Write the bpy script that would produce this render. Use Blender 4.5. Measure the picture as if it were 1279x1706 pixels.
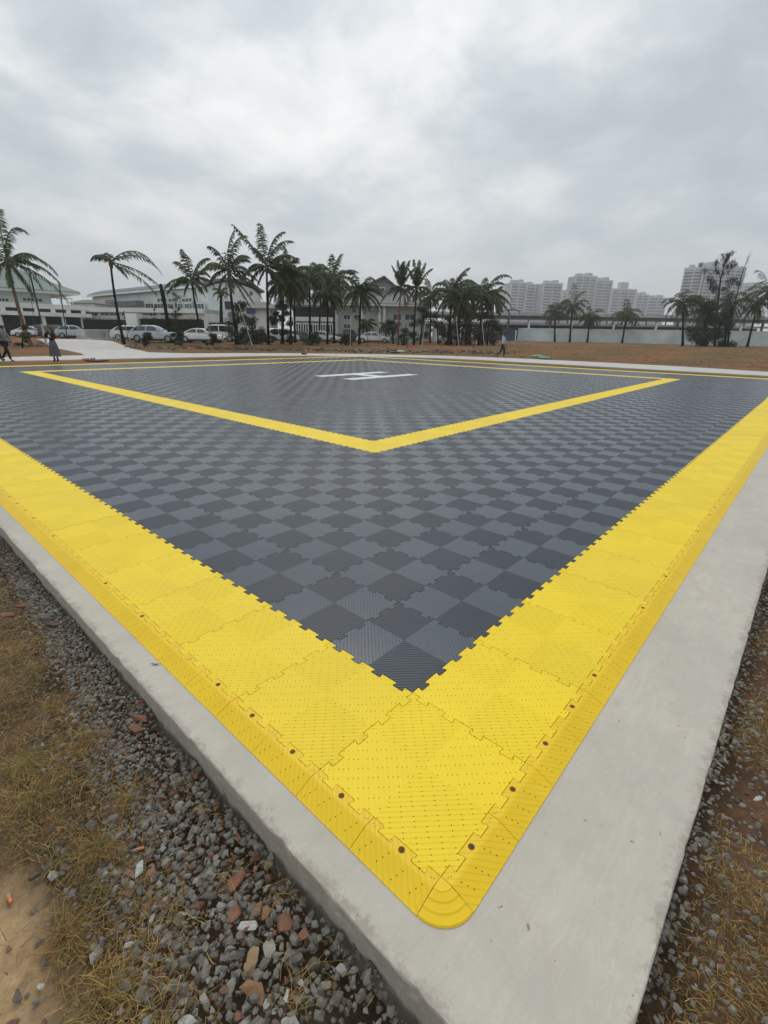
import bpy, bmesh, math, random
import numpy as np
from mathutils import Vector, Matrix

for o in list(bpy.data.objects):
    bpy.data.objects.remove(o)
scene = bpy.context.scene
COL = scene.collection

# ------------------------------------------------------------------ camera
FPX, W0, H0 = 784.534, 1279.0, 1706.0
PITCH, ROLL, YAW = 0.358425, 0.016174, 0.725961
CAM = np.array([-0.75247, -0.43891, 1.37752])
cy, sy, cp, sp = math.cos(YAW), math.sin(YAW), math.cos(PITCH), math.sin(PITCH)
_fw = np.array([cy*cp, sy*cp, -sp]); _rt = np.array([sy, -cy, 0.0]); _up = np.cross(_rt, _fw)
_r2 = math.cos(ROLL)*_rt + math.sin(ROLL)*_up
_u2 = -math.sin(ROLL)*_rt + math.cos(ROLL)*_up
FH = np.array([cy, sy]); RH = np.array([sy, -cy])      # level forward and right of the walk line
cam_d = bpy.data.cameras.new('camera'); cam = bpy.data.objects.new('camera', cam_d); COL.objects.link(cam)
cam_d.sensor_fit = 'HORIZONTAL'; cam_d.sensor_width = 36.0; cam_d.lens = 36.0*FPX/W0
cam_d.clip_start = 0.05; cam_d.clip_end = 9000
M = Matrix.Identity(4)
for i in range(3):
    M[i][0] = _r2[i]; M[i][1] = _u2[i]; M[i][2] = -_fw[i]; M[i][3] = CAM[i]
cam.matrix_world = M
scene.camera = cam

# ------------------------------------------------------------------ exposure
scene.view_settings.view_transform = 'Standard'
scene.view_settings.look = 'None'
scene.view_settings.gamma = 1.0
scene.view_settings.exposure = 0.0
scene.render.engine = 'CYCLES'
scene.cycles.volume_bounces = 0
scene.cycles.max_bounces = 6

# ------------------------------------------------------------------ sky and sun (overcast)
SUN_EL, SUN_AZ = math.radians(52), YAW + math.radians(8)
def build_world():
    w = bpy.data.worlds.new('World'); scene.world = w; w.use_nodes = True
    nt = w.node_tree; nt.nodes.clear(); N = nt.nodes; L = nt.links
    out = N.new('ShaderNodeOutputWorld'); bg = N.new('ShaderNodeBackground')
    sky = N.new('ShaderNodeTexSky'); sky.sky_type = 'NISHITA'; sky.sun_disc = False
    sky.sun_elevation = SUN_EL; sky.sun_rotation = math.pi/2 - SUN_AZ
    sky.dust_density = 3.0
    sc = N.new('ShaderNodeVectorMath'); sc.operation = 'SCALE'; sc.inputs['Scale'].default_value = 0.10
    L.new(sky.outputs[0], sc.inputs[0])
    tc = N.new('ShaderNodeTexCoord'); sep = N.new('ShaderNodeSeparateXYZ'); L.new(tc.outputs['Generated'], sep.inputs[0])
    def m(op, a, b=None, c=None, clamp=False):
        n = N.new('ShaderNodeMath'); n.operation = op; n.use_clamp = clamp
        for i, v in enumerate((a, b, c)):
            if v is None: continue
            if isinstance(v, (int, float)): n.inputs[i].default_value = v
            else: L.new(v, n.inputs[i])
        return n.outputs[0]
    z = m('MAXIMUM', sep.outputs[2], 0.0)
    den = m('ADD', z, 0.30)
    x = m('DIVIDE', sep.outputs[0], den); y = m('DIVIDE', sep.outputs[1], den)
    cb = N.new('ShaderNodeCombineXYZ'); L.new(x, cb.inputs[0]); L.new(y, cb.inputs[1]); cb.inputs[2].default_value = CLOUD_SEED
    def noise(scale, detail, rough, dist):
        n = N.new('ShaderNodeTexNoise'); n.inputs['Scale'].default_value = scale; n.inputs['Detail'].default_value = detail
        n.inputs['Roughness'].default_value = rough; n.inputs['Distortion'].default_value = dist
        L.new(cb.outputs[0], n.inputs['Vector']); return n.outputs[0]
    n1 = noise(1.7, 7, 0.52, 0.25); n2 = noise(0.7, 2, 0.5, 0.0); n3 = noise(4.5, 6, 0.55, 0.3)
    s = m('ADD', m('MULTIPLY', n1, 0.50), m('ADD', m('MULTIPLY', n2, 0.25), m('MULTIPLY', n3, 0.25)))
    fade = m('MULTIPLY', m('MULTIPLY', z, 3.0, clamp=True), 1.15)          # cloud relief flattens towards the horizon
    s2 = m('ADD', 0.47, m('MULTIPLY', m('SUBTRACT', s, 0.48), fade))
    ramp = N.new('ShaderNodeValToRGB'); cr = ramp.color_ramp
    cr.interpolation = 'B_SPLINE'
    cr.elements[0].position = 0.36; cr.elements[0].color = (0.49, 0.545, 0.595, 1)
    cr.elements[1].position = 0.64; cr.elements[1].color = (1.05, 1.06, 1.05, 1)
    e = cr.elements.new(0.46); e.color = (0.635, 0.69, 0.73, 1)
    e = cr.elements.new(0.53); e.color = (0.83, 0.86, 0.86, 1)
    L.new(s2, ramp.inputs[0])
    # clouds glow towards the veiled sun
    nrm = N.new('ShaderNodeVectorMath'); nrm.operation = 'DOT_PRODUCT'; L.new(tc.outputs['Generated'], nrm.inputs[0])
    nrm.inputs[1].default_value = (math.cos(SUN_AZ)*math.cos(SUN_EL), math.sin(SUN_AZ)*math.cos(SUN_EL), math.sin(SUN_EL))
    g = m('POWER', m('MAXIMUM', nrm.outputs['Value'], 0.0), 5.0)
    gain = m('ADD', 0.93, m('MULTIPLY', g, 0.30))
    vs = N.new('ShaderNodeVectorMath'); vs.operation = 'SCALE'; L.new(ramp.outputs[0], vs.inputs[0]); L.new(gain, vs.inputs['Scale'])
    mix = N.new('ShaderNodeMix'); mix.data_type = 'RGBA'; mix.inputs['Factor'].default_value = 0.94
    L.new(sc.outputs[0], mix.inputs[6]); L.new(vs.outputs[0], mix.inputs[7])
    L.new(mix.outputs[2], bg.inputs[0]); bg.inputs[1].default_value = 1.0
    L.new(bg.outputs[0], out.inputs[0])
CLOUD_SEED = 59.4
build_world()
sd = bpy.data.lights.new('sun', 'SUN'); so = bpy.data.objects.new('sun', sd); COL.objects.link(so)
sd.energy = 0.9; sd.angle = math.radians(18); sd.color = (1.0, 0.97, 0.92)
so.rotation_euler = Vector((math.cos(SUN_AZ)*math.cos(SUN_EL), math.sin(SUN_AZ)*math.cos(SUN_EL), math.sin(SUN_EL))).to_track_quat('Z', 'Y').to_euler()

# ------------------------------------------------------------------ helpers
rng = np.random.default_rng(7)
def srgb(r, g, b):
    f = lambda c: ((c/255+0.055)/1.055)**2.4 if c > 10 else c/255/12.92
    return (f(r), f(g), f(b))
def ray(px, py):
    a = (px-W0/2)/FPX; b = -(py-H0/2)/FPX
    return _fw + a*_r2 + b*_u2
def at(px, py, D):
    """point seen towards (px, py) at D metres level distance ahead"""
    d = ray(px, py); return CAM + d*(D/(d[0]*FH[0]+d[1]*FH[1]))
def ss(a, b, x):
    t = np.clip((x-a)/(b-a), 0, 1); return t*t*(3-2*t)
def ground_h(x, y):
    D = (x-CAM[0])*FH[0] + (y-CAM[1])*FH[1]
    return -0.13 + 0.50*ss(43, 53, D) + 0.30*ss(62, 112, D) + 0.075*ss(0.0, 0.5, x)*ss(0.30, 0.52, -y)*(1-ss(2.5, 4.0, -y))
def trace(px, py):
    d = ray(px, py); t = 0.5
    last = t
    while t < 400:
        p = CAM + d*t
        if p[2] < ground_h(p[0], p[1]):
            a, b = last, t
            for _ in range(30):
                c = (a+b)/2; p = CAM + d*c
                if p[2] < ground_h(p[0], p[1]): b = c
                else: a = c
            p = CAM + d*b; return np.array([p[0], p[1], ground_h(p[0], p[1])])
        last = t; t *= 1.01
    p = CAM + d*400; return p
def level(p):
    return (p[0]-CAM[0])*FH[0] + (p[1]-CAM[1])*FH[1]
def on(px, py=560, D=None):
    p = at(px, py, D); return np.array([p[0], p[1], ground_h(p[0], p[1])])

class MB:
    """collects faces for one mesh"""
    def __init__(s): s.v = []; s.f = []; s.c = []; s.n = 0; s.mi = None
    def add(s, verts, faces, col=None):
        s.v.append(np.asarray(verts, float).reshape(-1, 3)); k = s.n
        s.f.extend([tuple(i+k for i in f) for f in faces]); m = len(s.v[-1]); s.n += m
        s.c.append(np.tile(np.array(col if col is not None else (1, 1, 1), float), (m, 1)))
        return s
    def box(s, c, half, ax=None, col=None):
        c = np.asarray(c, float); A = np.eye(3) if ax is None else np.asarray(ax, float)
        v = []
        for i in (-1, 1):
            for j in (-1, 1):
                for k in (-1, 1): v.append(c + A[0]*half[0]*i + A[1]*half[1]*j + A[2]*half[2]*k)
        return s.add(v, [(0, 1, 3, 2), (4, 6, 7, 5), (0, 4, 5, 1), (2, 3, 7, 6), (0, 2, 6, 4), (1, 5, 7, 3)], col)
    def tube(s, pts, radii, n=8, col=None, cap=True):
        pts = [np.asarray(p, float) for p in pts]; V = []; F = []
        for i, p in enumerate(pts):
            t = pts[min(i+1, len(pts)-1)] - pts[max(i-1, 0)]; t = t/(np.linalg.norm(t)+1e-9)
            a = np.array([0, 0, 1.0]) if abs(t[2]) < 0.9 else np.array([1.0, 0, 0])
            u = np.cross(a, t); u /= np.linalg.norm(u); w = np.cross(t, u)
            for k in range(n):
                th = 2*math.pi*k/n; V.append(p + radii[i]*(math.cos(th)*u + math.sin(th)*w))
        for i in range(len(pts)-1):
            for k in range(n):
                F.append((i*n+k, i*n+(k+1) % n, (i+1)*n+(k+1) % n, (i+1)*n+k))
        if cap:
            F.append(tuple(range(n-1, -1, -1))); F.append(tuple(range((len(pts)-1)*n, len(pts)*n)))
        return s.add(V, F, col)
    def sphere(s, c, r, n=8, m=6, col=None):
        r = np.array(r if hasattr(r, '__len__') else (r, r, r), float); V = []; F = []
        for i in range(m+1):
            ph = math.pi*i/m
            for k in range(n):
                th = 2*math.pi*k/n; V.append(np.array(c)+r*np.array([math.sin(ph)*math.cos(th), math.sin(ph)*math.sin(th), math.cos(ph)]))
        for i in range(m):
            for k in range(n): F.append((i*n+k, i*n+(k+1) % n, (i+1)*n+(k+1) % n, (i+1)*n+k))
        return s.add(V, F, col)
    def build(s, name, mat, parent=None, smooth=False, colors=False):
        me = bpy.data.meshes.new(name)
        V = np.concatenate(s.v) if s.v else np.zeros((0, 3))
        if parent is not None: V = V - np.array(parent['_o'])
        loops = np.fromiter((i for f in s.f for i in f), dtype=np.int32)
        tot = np.array([len(f) for f in s.f], dtype=np.int32); st = np.concatenate([[0], np.cumsum(tot)[:-1]]).astype(np.int32)
        me.vertices.add(len(V)); me.vertices.foreach_set('co', V.astype(np.float32).ravel())
        me.loops.add(len(loops)); me.loops.foreach_set('vertex_index', loops)
        me.polygons.add(len(tot)); me.polygons.foreach_set('loop_start', st); me.polygons.foreach_set('loop_total', tot)
        me.polygons.foreach_set('use_smooth', np.full(len(tot), bool(smooth)))
        if s.mi is not None: me.polygons.foreach_set('material_index', np.array([s.mi.get(i, 0) for i in range(len(tot))], dtype=np.int32))
        if colors:
            a = me.color_attributes.new('tint', 'FLOAT_COLOR', 'POINT')
            C = np.concatenate(s.c); C = np.concatenate([C, np.ones((len(C), 1))], 1)
            a.data.foreach_set('color', C.astype(np.float32).ravel())
        me.update(calc_edges=True); me.validate()
        for mm in (mat if isinstance(mat, (list, tuple)) else [mat]): me.materials.append(mm)
        o = bpy.data.objects.new(name, me); COL.objects.link(o)
        if parent is not None: o.parent = parent; o['_o'] = list(parent['_o'])
        return o
def thing(name, label, cat, loc, group=None):
    o = bpy.data.objects.new(name, None); COL.objects.link(o); o.empty_display_size = 0.2
    o.location = loc; o['_o'] = [float(a) for a in loc]
    return tag(o, label, cat, group)
def tag(o, label=None, cat=None, group=None, kind=None):
    if label: o['label'] = label
    if cat: o['category'] = cat
    if group: o['group'] = group
    if kind: o['kind'] = kind
    return o
def copy_thing(src, loc, label):
    r = src.copy(); COL.objects.link(r); r.location = loc; r['label'] = label
    for ch in [c for c in bpy.data.objects if c.parent == src]:
        c = ch.copy(); COL.objects.link(c); c.parent = r
        for g in [q for q in bpy.data.objects if q.parent == ch]:
            d = g.copy(); COL.objects.link(d); d.parent = c
    return r

# ------------------------------------------------------------------ materials
class NT:
    def __init__(s, name):
        s.m = bpy.data.materials.new(name); s.m.use_nodes = True; s.t = s.m.node_tree; s.N = s.t.nodes; s.L = s.t.links
        s.b = s.N['Principled BSDF']
    def set(s, k, v):
        i = s.b.inputs[k]
        if isinstance(v, (int, float)): i.default_value = v
        elif isinstance(v, tuple): i.default_value = (*v[:3], 1)
        else: s.L.new(v, i)
    def math(s, op, a, b=None, c=None, clamp=False):
        n = s.N.new('ShaderNodeMath'); n.operation = op; n.use_clamp = clamp
        for i, v in enumerate((a, b, c)):
            if v is None: continue
            if isinstance(v, (int, float)): n.inputs[i].default_value = v
            else: s.L.new(v, n.inputs[i])
        return n.outputs[0]
    def geo(s): return s.N.new('ShaderNodeNewGeometry').outputs['Position']
    def noise(s, vec, scale, detail=4, rough=0.5, dist=0.0):
        n = s.N.new('ShaderNodeTexNoise'); n.inputs['Scale'].default_value = scale; n.inputs['Detail'].default_value = detail
        n.inputs['Roughness'].default_value = rough; n.inputs['Distortion'].default_value = dist
        if vec is not None: s.L.new(vec, n.inputs['Vector'])
        return n.outputs[0]
    def ramp(s, fac, stops):
        n = s.N.new('ShaderNodeValToRGB'); e = n.color_ramp.elements
        while len(e) < len(stops): e.new(0.5)
        for i, (p, c) in enumerate(stops): e[i].position = p; e[i].color = (*c, 1)
        s.L.new(fac, n.inputs[0]); return n.outputs[0]
    def mix(s, f, a, b, mode='MIX'):
        n = s.N.new('ShaderNodeMix'); n.data_type = 'RGBA'; n.blend_type = mode
        for k, v in ((0, f), (6, a), (7, b)):
            if isinstance(v, (int, float)): n.inputs[k].default_value = v
            elif isinstance(v, tuple): n.inputs[k].default_value = (*v, 1)
            else: s.L.new(v, n.inputs[k])
        return n.outputs[2]
    def bump(s, h, dist, strength=1.0, normal=None):
        n = s.N.new('ShaderNodeBump'); n.inputs['Distance'].default_value = dist; n.inputs['Strength'].default_value = strength
        s.L.new(h, n.inputs['Height'])
        if normal is not None: s.L.new(normal, n.inputs['Normal'])
        return n.outputs[0]
    def sep(s, vec):
        n = s.N.new('ShaderNodeSeparateXYZ'); s.L.new(vec, n.inputs[0]); return n.outputs
    def comb(s, x, y, z):
        n = s.N.new('ShaderNodeCombineXYZ')
        for i, v in enumerate((x, y, z)):
            if isinstance(v, (int, float)): n.inputs[i].default_value = v
            else: s.L.new(v, n.inputs[i])
        return n.outputs[0]
    def attr(s, name='tint'):
        n = s.N.new('ShaderNodeAttribute'); n.attribute_name = name; return n.outputs['Color']
MATS = {}
def mat(name, col, rough=0.6, var=0.12, scale=3.0, spec=0.4, metal=0.0, bump=0.0, bscale=40.0, vcol=False):
    if name in MATS: return MATS[name]
    t = NT(name); p = t.geo()
    n = t.noise(p, scale, 5, 0.6)
    lo = tuple(c*(1-var*1.6) for c in col); hi = tuple(min(1, c*(1+var*1.6)) for c in col)
    c = t.ramp(n, [(0.3, lo), (0.7, hi)])
    if vcol: c = t.mix(1.0, c, t.attr(), 'MULTIPLY')
    t.set('Base Color', c); t.set('Roughness', rough); t.set('Specular IOR Level', spec); t.set('Metallic', metal)
    if bump: t.set('Normal', t.bump(t.noise(p, bscale, 4, 0.6), bump))
    MATS[name] = t.m; return t.m
def leaf_mat(name, col, trans=0.25):
    t = NT(name); p = t.geo()
    n = t.noise(p, 1.7, 3, 0.6)
    c = t.ramp(n, [(0.3, tuple(x*0.65 for x in col)), (0.7, tuple(x*1.35 for x in col))])
    c = t.mix(1.0, c, t.attr(), 'MULTIPLY')
    t.set('Base Color', c); t.set('Roughness', 0.55); t.set('Specular IOR Level', 0.3)
    tr = t.N.new('ShaderNodeBsdfTranslucent'); t.L.new(c, tr.inputs[0])
    ms = t.N.new('ShaderNodeMixShader'); ms.inputs[0].default_value = trans
    t.L.new(t.b.outputs[0], ms.inputs[1]); t.L.new(tr.outputs[0], ms.inputs[2])
    t.L.new(ms.outputs[0], t.N['Material Output'].inputs[0])
    return t.m

# moulded plastic tile: diagonal grooves that change direction in every quarter tile, rows of drain holes
def tile_mat(name, base, hole, amp, var, rough, grime, qc, qr):
    t = NT(name); p = t.geo(); x, y, z = t.sep(p)
    X = t.math('MULTIPLY', x, 4.0); Y = t.math('MULTIPLY', y, 4.0)            # quarter tile = 0.25 m
    ix = t.math('FLOOR', X); iy = t.math('FLOOR', Y)
    tid = t.sep(t.attr('tint'))                                                 # every tile carries its own column and row
    hx = t.math('GREATER_THAN', t.math('SUBTRACT', t.math('MULTIPLY', x, 2.0), tid[0]), 0.5)
    hy = t.math('GREATER_THAN', t.math('SUBTRACT', t.math('MULTIPLY', y, 2.0), tid[1]), 0.5)
    q = t.math('ABSOLUTE', t.math('SUBTRACT', hx, hy))                          # 0: grooves across the diagonal, 1: along
    a = t.math('MULTIPLY', t.math('ADD', x, y), 0.70711); b = t.math('MULTIPLY', t.math('SUBTRACT', x, y), 0.70711)
    sel = lambda u, v: t.math('ADD', u, t.math('MULTIPLY', q, t.math('SUBTRACT', v, u)))
    T = sel(a, b); S = sel(b, a)                                                # T across the grooves, S along them
    per = 0.0166
    ph = t.math('SUBTRACT', t.math('FRACT', t.math('DIVIDE', T, per)), 0.5)
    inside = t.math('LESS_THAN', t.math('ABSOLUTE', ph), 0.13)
    slope = t.math('MULTIPLY', t.math('SINE', t.math('MULTIPLY', ph, math.pi/0.13)), t.math('MULTIPLY', inside, amp))
    # rows of three or four drain holes in a row, the rows 25 mm apart
    row = t.math('DIVIDE', S, 0.037); rid = t.math('FLOOR', row)
    rf = t.math('MULTIPLY', t.math('SUBTRACT', t.math('SUBTRACT', row, rid), 0.5), 0.037)
    sh = t.math('ADD', T, t.math('MULTIPLY', t.math('MODULO', t.math('ADD', rid, 4000.0), 2.0), 0.0332))
    gcell = t.math('MODULO', t.math('ADD', sh, 99.6), 0.0664)
    hp = t.math('SUBTRACT', t.math('MULTIPLY', t.math('FRACT', t.math('DIVIDE', gcell, 0.0166)), 0.0166), 0.0083)
    on_ = t.math('LESS_THAN', gcell, 0.0498)
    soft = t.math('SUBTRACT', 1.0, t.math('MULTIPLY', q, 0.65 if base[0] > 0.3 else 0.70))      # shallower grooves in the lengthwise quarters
    slope = t.math('MULTIPLY', slope, soft)
    dist = t.math('SQRT', t.math('ADD', t.math('MULTIPLY', rf, rf), t.math('MULTIPLY', hp, hp)))
    hm = t.math('MULTIPLY', t.math('LESS_THAN', dist, 0.0020), on_)
    # tile to tile colour differences
    tx, ty = tid[0], tid[1]
    wn = t.N.new('ShaderNodeTexWhiteNoise'); wn.noise_dimensions = '2D'; t.L.new(t.comb(tx, ty, 0.0), wn.inputs['Vector'])
    wq = t.N.new('ShaderNodeTexWhiteNoise'); wq.noise_dimensions = '2D'; t.L.new(t.comb(ix, iy, 0.0), wq.inputs['Vector'])
    n = t.noise(p, 2.3, 6, 0.65); nf = t.noise(p, 60.0, 3, 0.6)
    v = t.math('ADD', 1.0-var, t.math('ADD', t.math('MULTIPLY', wn.outputs[0], var*0.8), t.math('MULTIPLY', wq.outputs[0], var*0.5)))
    v = t.math('MULTIPLY', v, t.math('ADD', 0.88, t.math('MULTIPLY', n, 0.24)))
    v = t.math('MULTIPLY', v, t.math('ADD', 1.0-qc, t.math('MULTIPLY', q, 2*qc)))      # groove sheen painted into the colour: alternate quarters lighter and darker
    bc = t.N.new('ShaderNodeVectorMath'); bc.operation = 'SCALE'; bc.inputs[0].default_value = base; t.L.new(v, bc.inputs['Scale'])
    dust = t.ramp(t.noise(p, 0.7, 5, 0.7), [(0.45, (0, 0, 0)), (0.75, (grime, grime, grime))])
    c = t.mix(dust, bc.outputs[0], (0.30, 0.27, 0.22))
    c = t.mix(t.math('MULTIPLY', t.math('MULTIPLY', inside, soft), 0.16 if base[0] > 0.3 else 0.75), c, tuple(k*0.45 for k in base))   # groove shade painted into the colour as darker lines
    scf = t.ramp(t.noise(p, 11.0, 7, 0.8, 1.6), [(0.60, (0, 0, 0)), (0.72, (0.22, 0.22, 0.22))])
    c = t.mix(scf, c, tuple(min(1, k*0.6+0.03) for k in base))
    c = t.mix(hm, c, hole)
    t.set('Base Color', c)
    t.set('Roughness', t.math('ADD', t.math('SUBTRACT', rough+qr, t.math('MULTIPLY', q, 2*qr)), t.math('MULTIPLY', t.math('SUBTRACT', nf, 0.5), 0.12)))
    t.set('Specular IOR Level', 0.32 if base[0] > 0.3 else t.math('ADD', 0.48, t.math('MULTIPLY', q, 0.36)))
    # groove normal, worked out from the groove profile itself
    nx = t.math('MULTIPLY', slope, 0.70711)
    sgn = t.math('SUBTRACT', 1.0, t.math('MULTIPLY', q, 2.0))
    # a = (1,1)/sqrt2, b = (1,-1)/sqrt2
    wv = t.N.new('ShaderNodeTexWhiteNoise'); wv.noise_dimensions = '3D'; t.L.new(t.comb(tx, ty, 5.0), wv.inputs['Vector']); wc = t.sep(wv.outputs['Color'])
    jt = lambda k: t.math('MULTIPLY', t.math('SUBTRACT', wc[k], 0.5), 0.022)     # no tile lies perfectly level
    gx = t.math('ADD', nx, jt(0)); gy = t.math('ADD', t.math('MULTIPLY', nx, sgn), jt(1))
    vn = t.N.new('ShaderNodeVectorMath'); vn.operation = 'NORMALIZE'; t.L.new(t.comb(gx, gy, 1.0), vn.inputs[0])
    geo = t.N.new('ShaderNodeNewGeometry'); nz = t.sep(geo.outputs['True Normal'])[2]
    flat = t.math('GREATER_THAN', nz, 0.99)
    mx = t.N.new('ShaderNodeMix'); mx.data_type = 'VECTOR'; t.L.new(flat, mx.inputs[0]); t.L.new(geo.outputs['Normal'], mx.inputs[4]); t.L.new(vn.outputs[0], mx.inputs[5])
    t.set('Normal', mx.outputs[1])
    return t.m
YEL = (0.93, 0.675, 0.018)
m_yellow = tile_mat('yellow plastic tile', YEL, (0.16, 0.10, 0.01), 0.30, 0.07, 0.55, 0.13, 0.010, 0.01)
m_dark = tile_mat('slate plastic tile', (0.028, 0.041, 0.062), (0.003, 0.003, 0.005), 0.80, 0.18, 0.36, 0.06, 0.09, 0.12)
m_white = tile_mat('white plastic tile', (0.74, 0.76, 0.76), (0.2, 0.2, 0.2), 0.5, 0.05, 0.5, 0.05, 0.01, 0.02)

def ramp_mat(name, grooves):
    t = NT(name); p = t.geo(); x, y, z = t.sep(p)
    a = t.math('MULTIPLY', t.math('ADD', x, y), 0.70711); b = t.math('MULTIPLY', t.math('SUBTRACT', x, y), 0.70711)
    lf = t.math('LESS_THAN', x, 0.0)
    a = t.math('ADD', a, t.math('MULTIPLY', lf, t.math('SUBTRACT', b, a)))
    ph = t.math('SUBTRACT', t.math('FRACT', t.math('DIVIDE', a, 0.0166)), 0.5)
    g = t.math('LESS_THAN', t.math('ABSOLUTE', ph), 0.16)
    n = t.noise(p, 3.0, 6, 0.65); v = t.math('ADD', 0.86, t.math('MULTIPLY', n, 0.26))
    bc = t.N.new('ShaderNodeVectorMath'); bc.operation = 'SCALE'; bc.inputs[0].default_value = (0.88, 0.585, 0.015); t.L.new(v, bc.inputs['Scale'])
    c = t.mix(t.math('MULTIPLY', g, 0.12*grooves), bc.outputs[0], (0.42, 0.27, 0.02))
    sc = t.ramp(t.noise(p, 26.0, 3, 0.7), [(0.60, (0, 0, 0)), (0.75, (0.12, 0.12, 0.12))])
    c = t.mix(sc, c, (0.45, 0.36, 0.16))
    t.set('Base Color', c); t.set('Roughness', 0.5); t.set('Specular IOR Level', 0.35)
    h = t.math('MULTIPLY', t.math('COSINE', t.math('MULTIPLY', t.math('MINIMUM', t.math('ABSOLUTE', ph), 0.2), math.pi/0.2)), -0.5)
    if grooves: t.set('Normal', t.bump(h, 0.0005, 1.0))
    return t.m
m_ramp = ramp_mat('yellow plastic edging', 1.0)
m_corner = ramp_mat('yellow plastic corner', 0.0)
m_hole = mat('brown socket plastic', (0.12, 0.06, 0.010), 0.8, 0.2, 60)  # plain dark brown for the flat hole discs and plug rims

def concrete_mat(name, base, stains=True):
    t = NT(name); p = t.geo()
    n1 = t.noise(p, 1.3, 6, 0.6, 0.4); n2 = t.noise(p, 9.0, 6, 0.7); n3 = t.noise(p, 160.0, 3, 0.6)
    c = t.ramp(n1, [(0.3, tuple(k*0.84 for k in base)), (0.5, base), (0.72, tuple(min(1, k*1.13) for k in base))])
    c = t.mix(0.30, c, t.ramp(n2, [(0.35, tuple(k*0.78 for k in base)), (0.65, tuple(k*1.1 for k in base))]))
    if stains:
        s = t.ramp(t.noise(p, 2.6, 4, 0.7, 1.0), [(0.62, (0, 0, 0)), (0.74, (0.35, 0.35, 0.35))])
        c = t.mix(s, c, (0.40, 0.29, 0.19))
        mp = t.N.new('ShaderNodeMapping'); mp.inputs['Rotation'].default_value = (0, 0, 0.5); mp.inputs['Scale'].default_value = (1.0, 7.0, 1.0); t.L.new(p, mp.inputs['Vector'])
        tw = t.noise(mp.outputs[0], 3.2, 7, 0.72, 1.8)
        c = t.mix(t.ramp(tw, [(0.42, (0, 0, 0)), (0.62, (0.42, 0.42, 0.42))]), c, tuple(k*0.86 for k in base))
        c = t.mix(t.ramp(tw, [(0.62, (0, 0, 0)), (0.70, (0.4, 0.4, 0.4))]), c, tuple(min(1, k*1.3) for k in base))
        sx = t.sep(p); ed = t.math('MINIMUM', t.math('ADD', sx[0], 0.224), t.math('ADD', sx[1], 0.482))
        ed = t.math('ADD', ed, t.math('MULTIPLY', t.math('SUBTRACT', t.noise(p, 18.0, 5, 0.8), 0.5), 0.16))
        c = t.mix(t.ramp(ed, [(0.0, (0.55, 0.55, 0.55)), (0.03, (0, 0, 0))]), c, (0.27, 0.235, 0.19))
        sp = t.ramp(t.noise(p, 95.0, 3, 0.6), [(0.66, (0, 0, 0)), (0.74, (0.30, 0.30, 0.30))]); c = t.mix(sp, c, (0.25, 0.22, 0.18))
        pit = t.ramp(t.noise(p, 38.0, 2, 0.5), [(0.73, (0, 0, 0)), (0.77, (0.7, 0.7, 0.7))])
        c = t.mix(pit, c, (0.16, 0.14, 0.12))
        tr = t.ramp(t.noise(t.math('ADD', 0.0, 0.0) and p, 14.0, 5, 0.75, 2.5), [(0.60, (0, 0, 0)), (0.70, (0.35, 0.35, 0.35))])
        c = t.mix(tr, c, tuple(min(1, k*1.25) for k in base))
    t.set('Base Color', c); t.set('Roughness', 0.82); t.set('Specular IOR Level', 0.3)
    h = t.math('ADD', t.math('MULTIPLY', n2, 0.7), t.math('MULTIPLY', n3, 0.3))
    t.set('Normal', t.bump(h, 0.004, 0.8))
    return t.m
m_conc = concrete_mat('trowelled concrete', (0.54, 0.50, 0.435))
m_path = concrete_mat('pale concrete path', (0.55, 0.535, 0.505), False)

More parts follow.
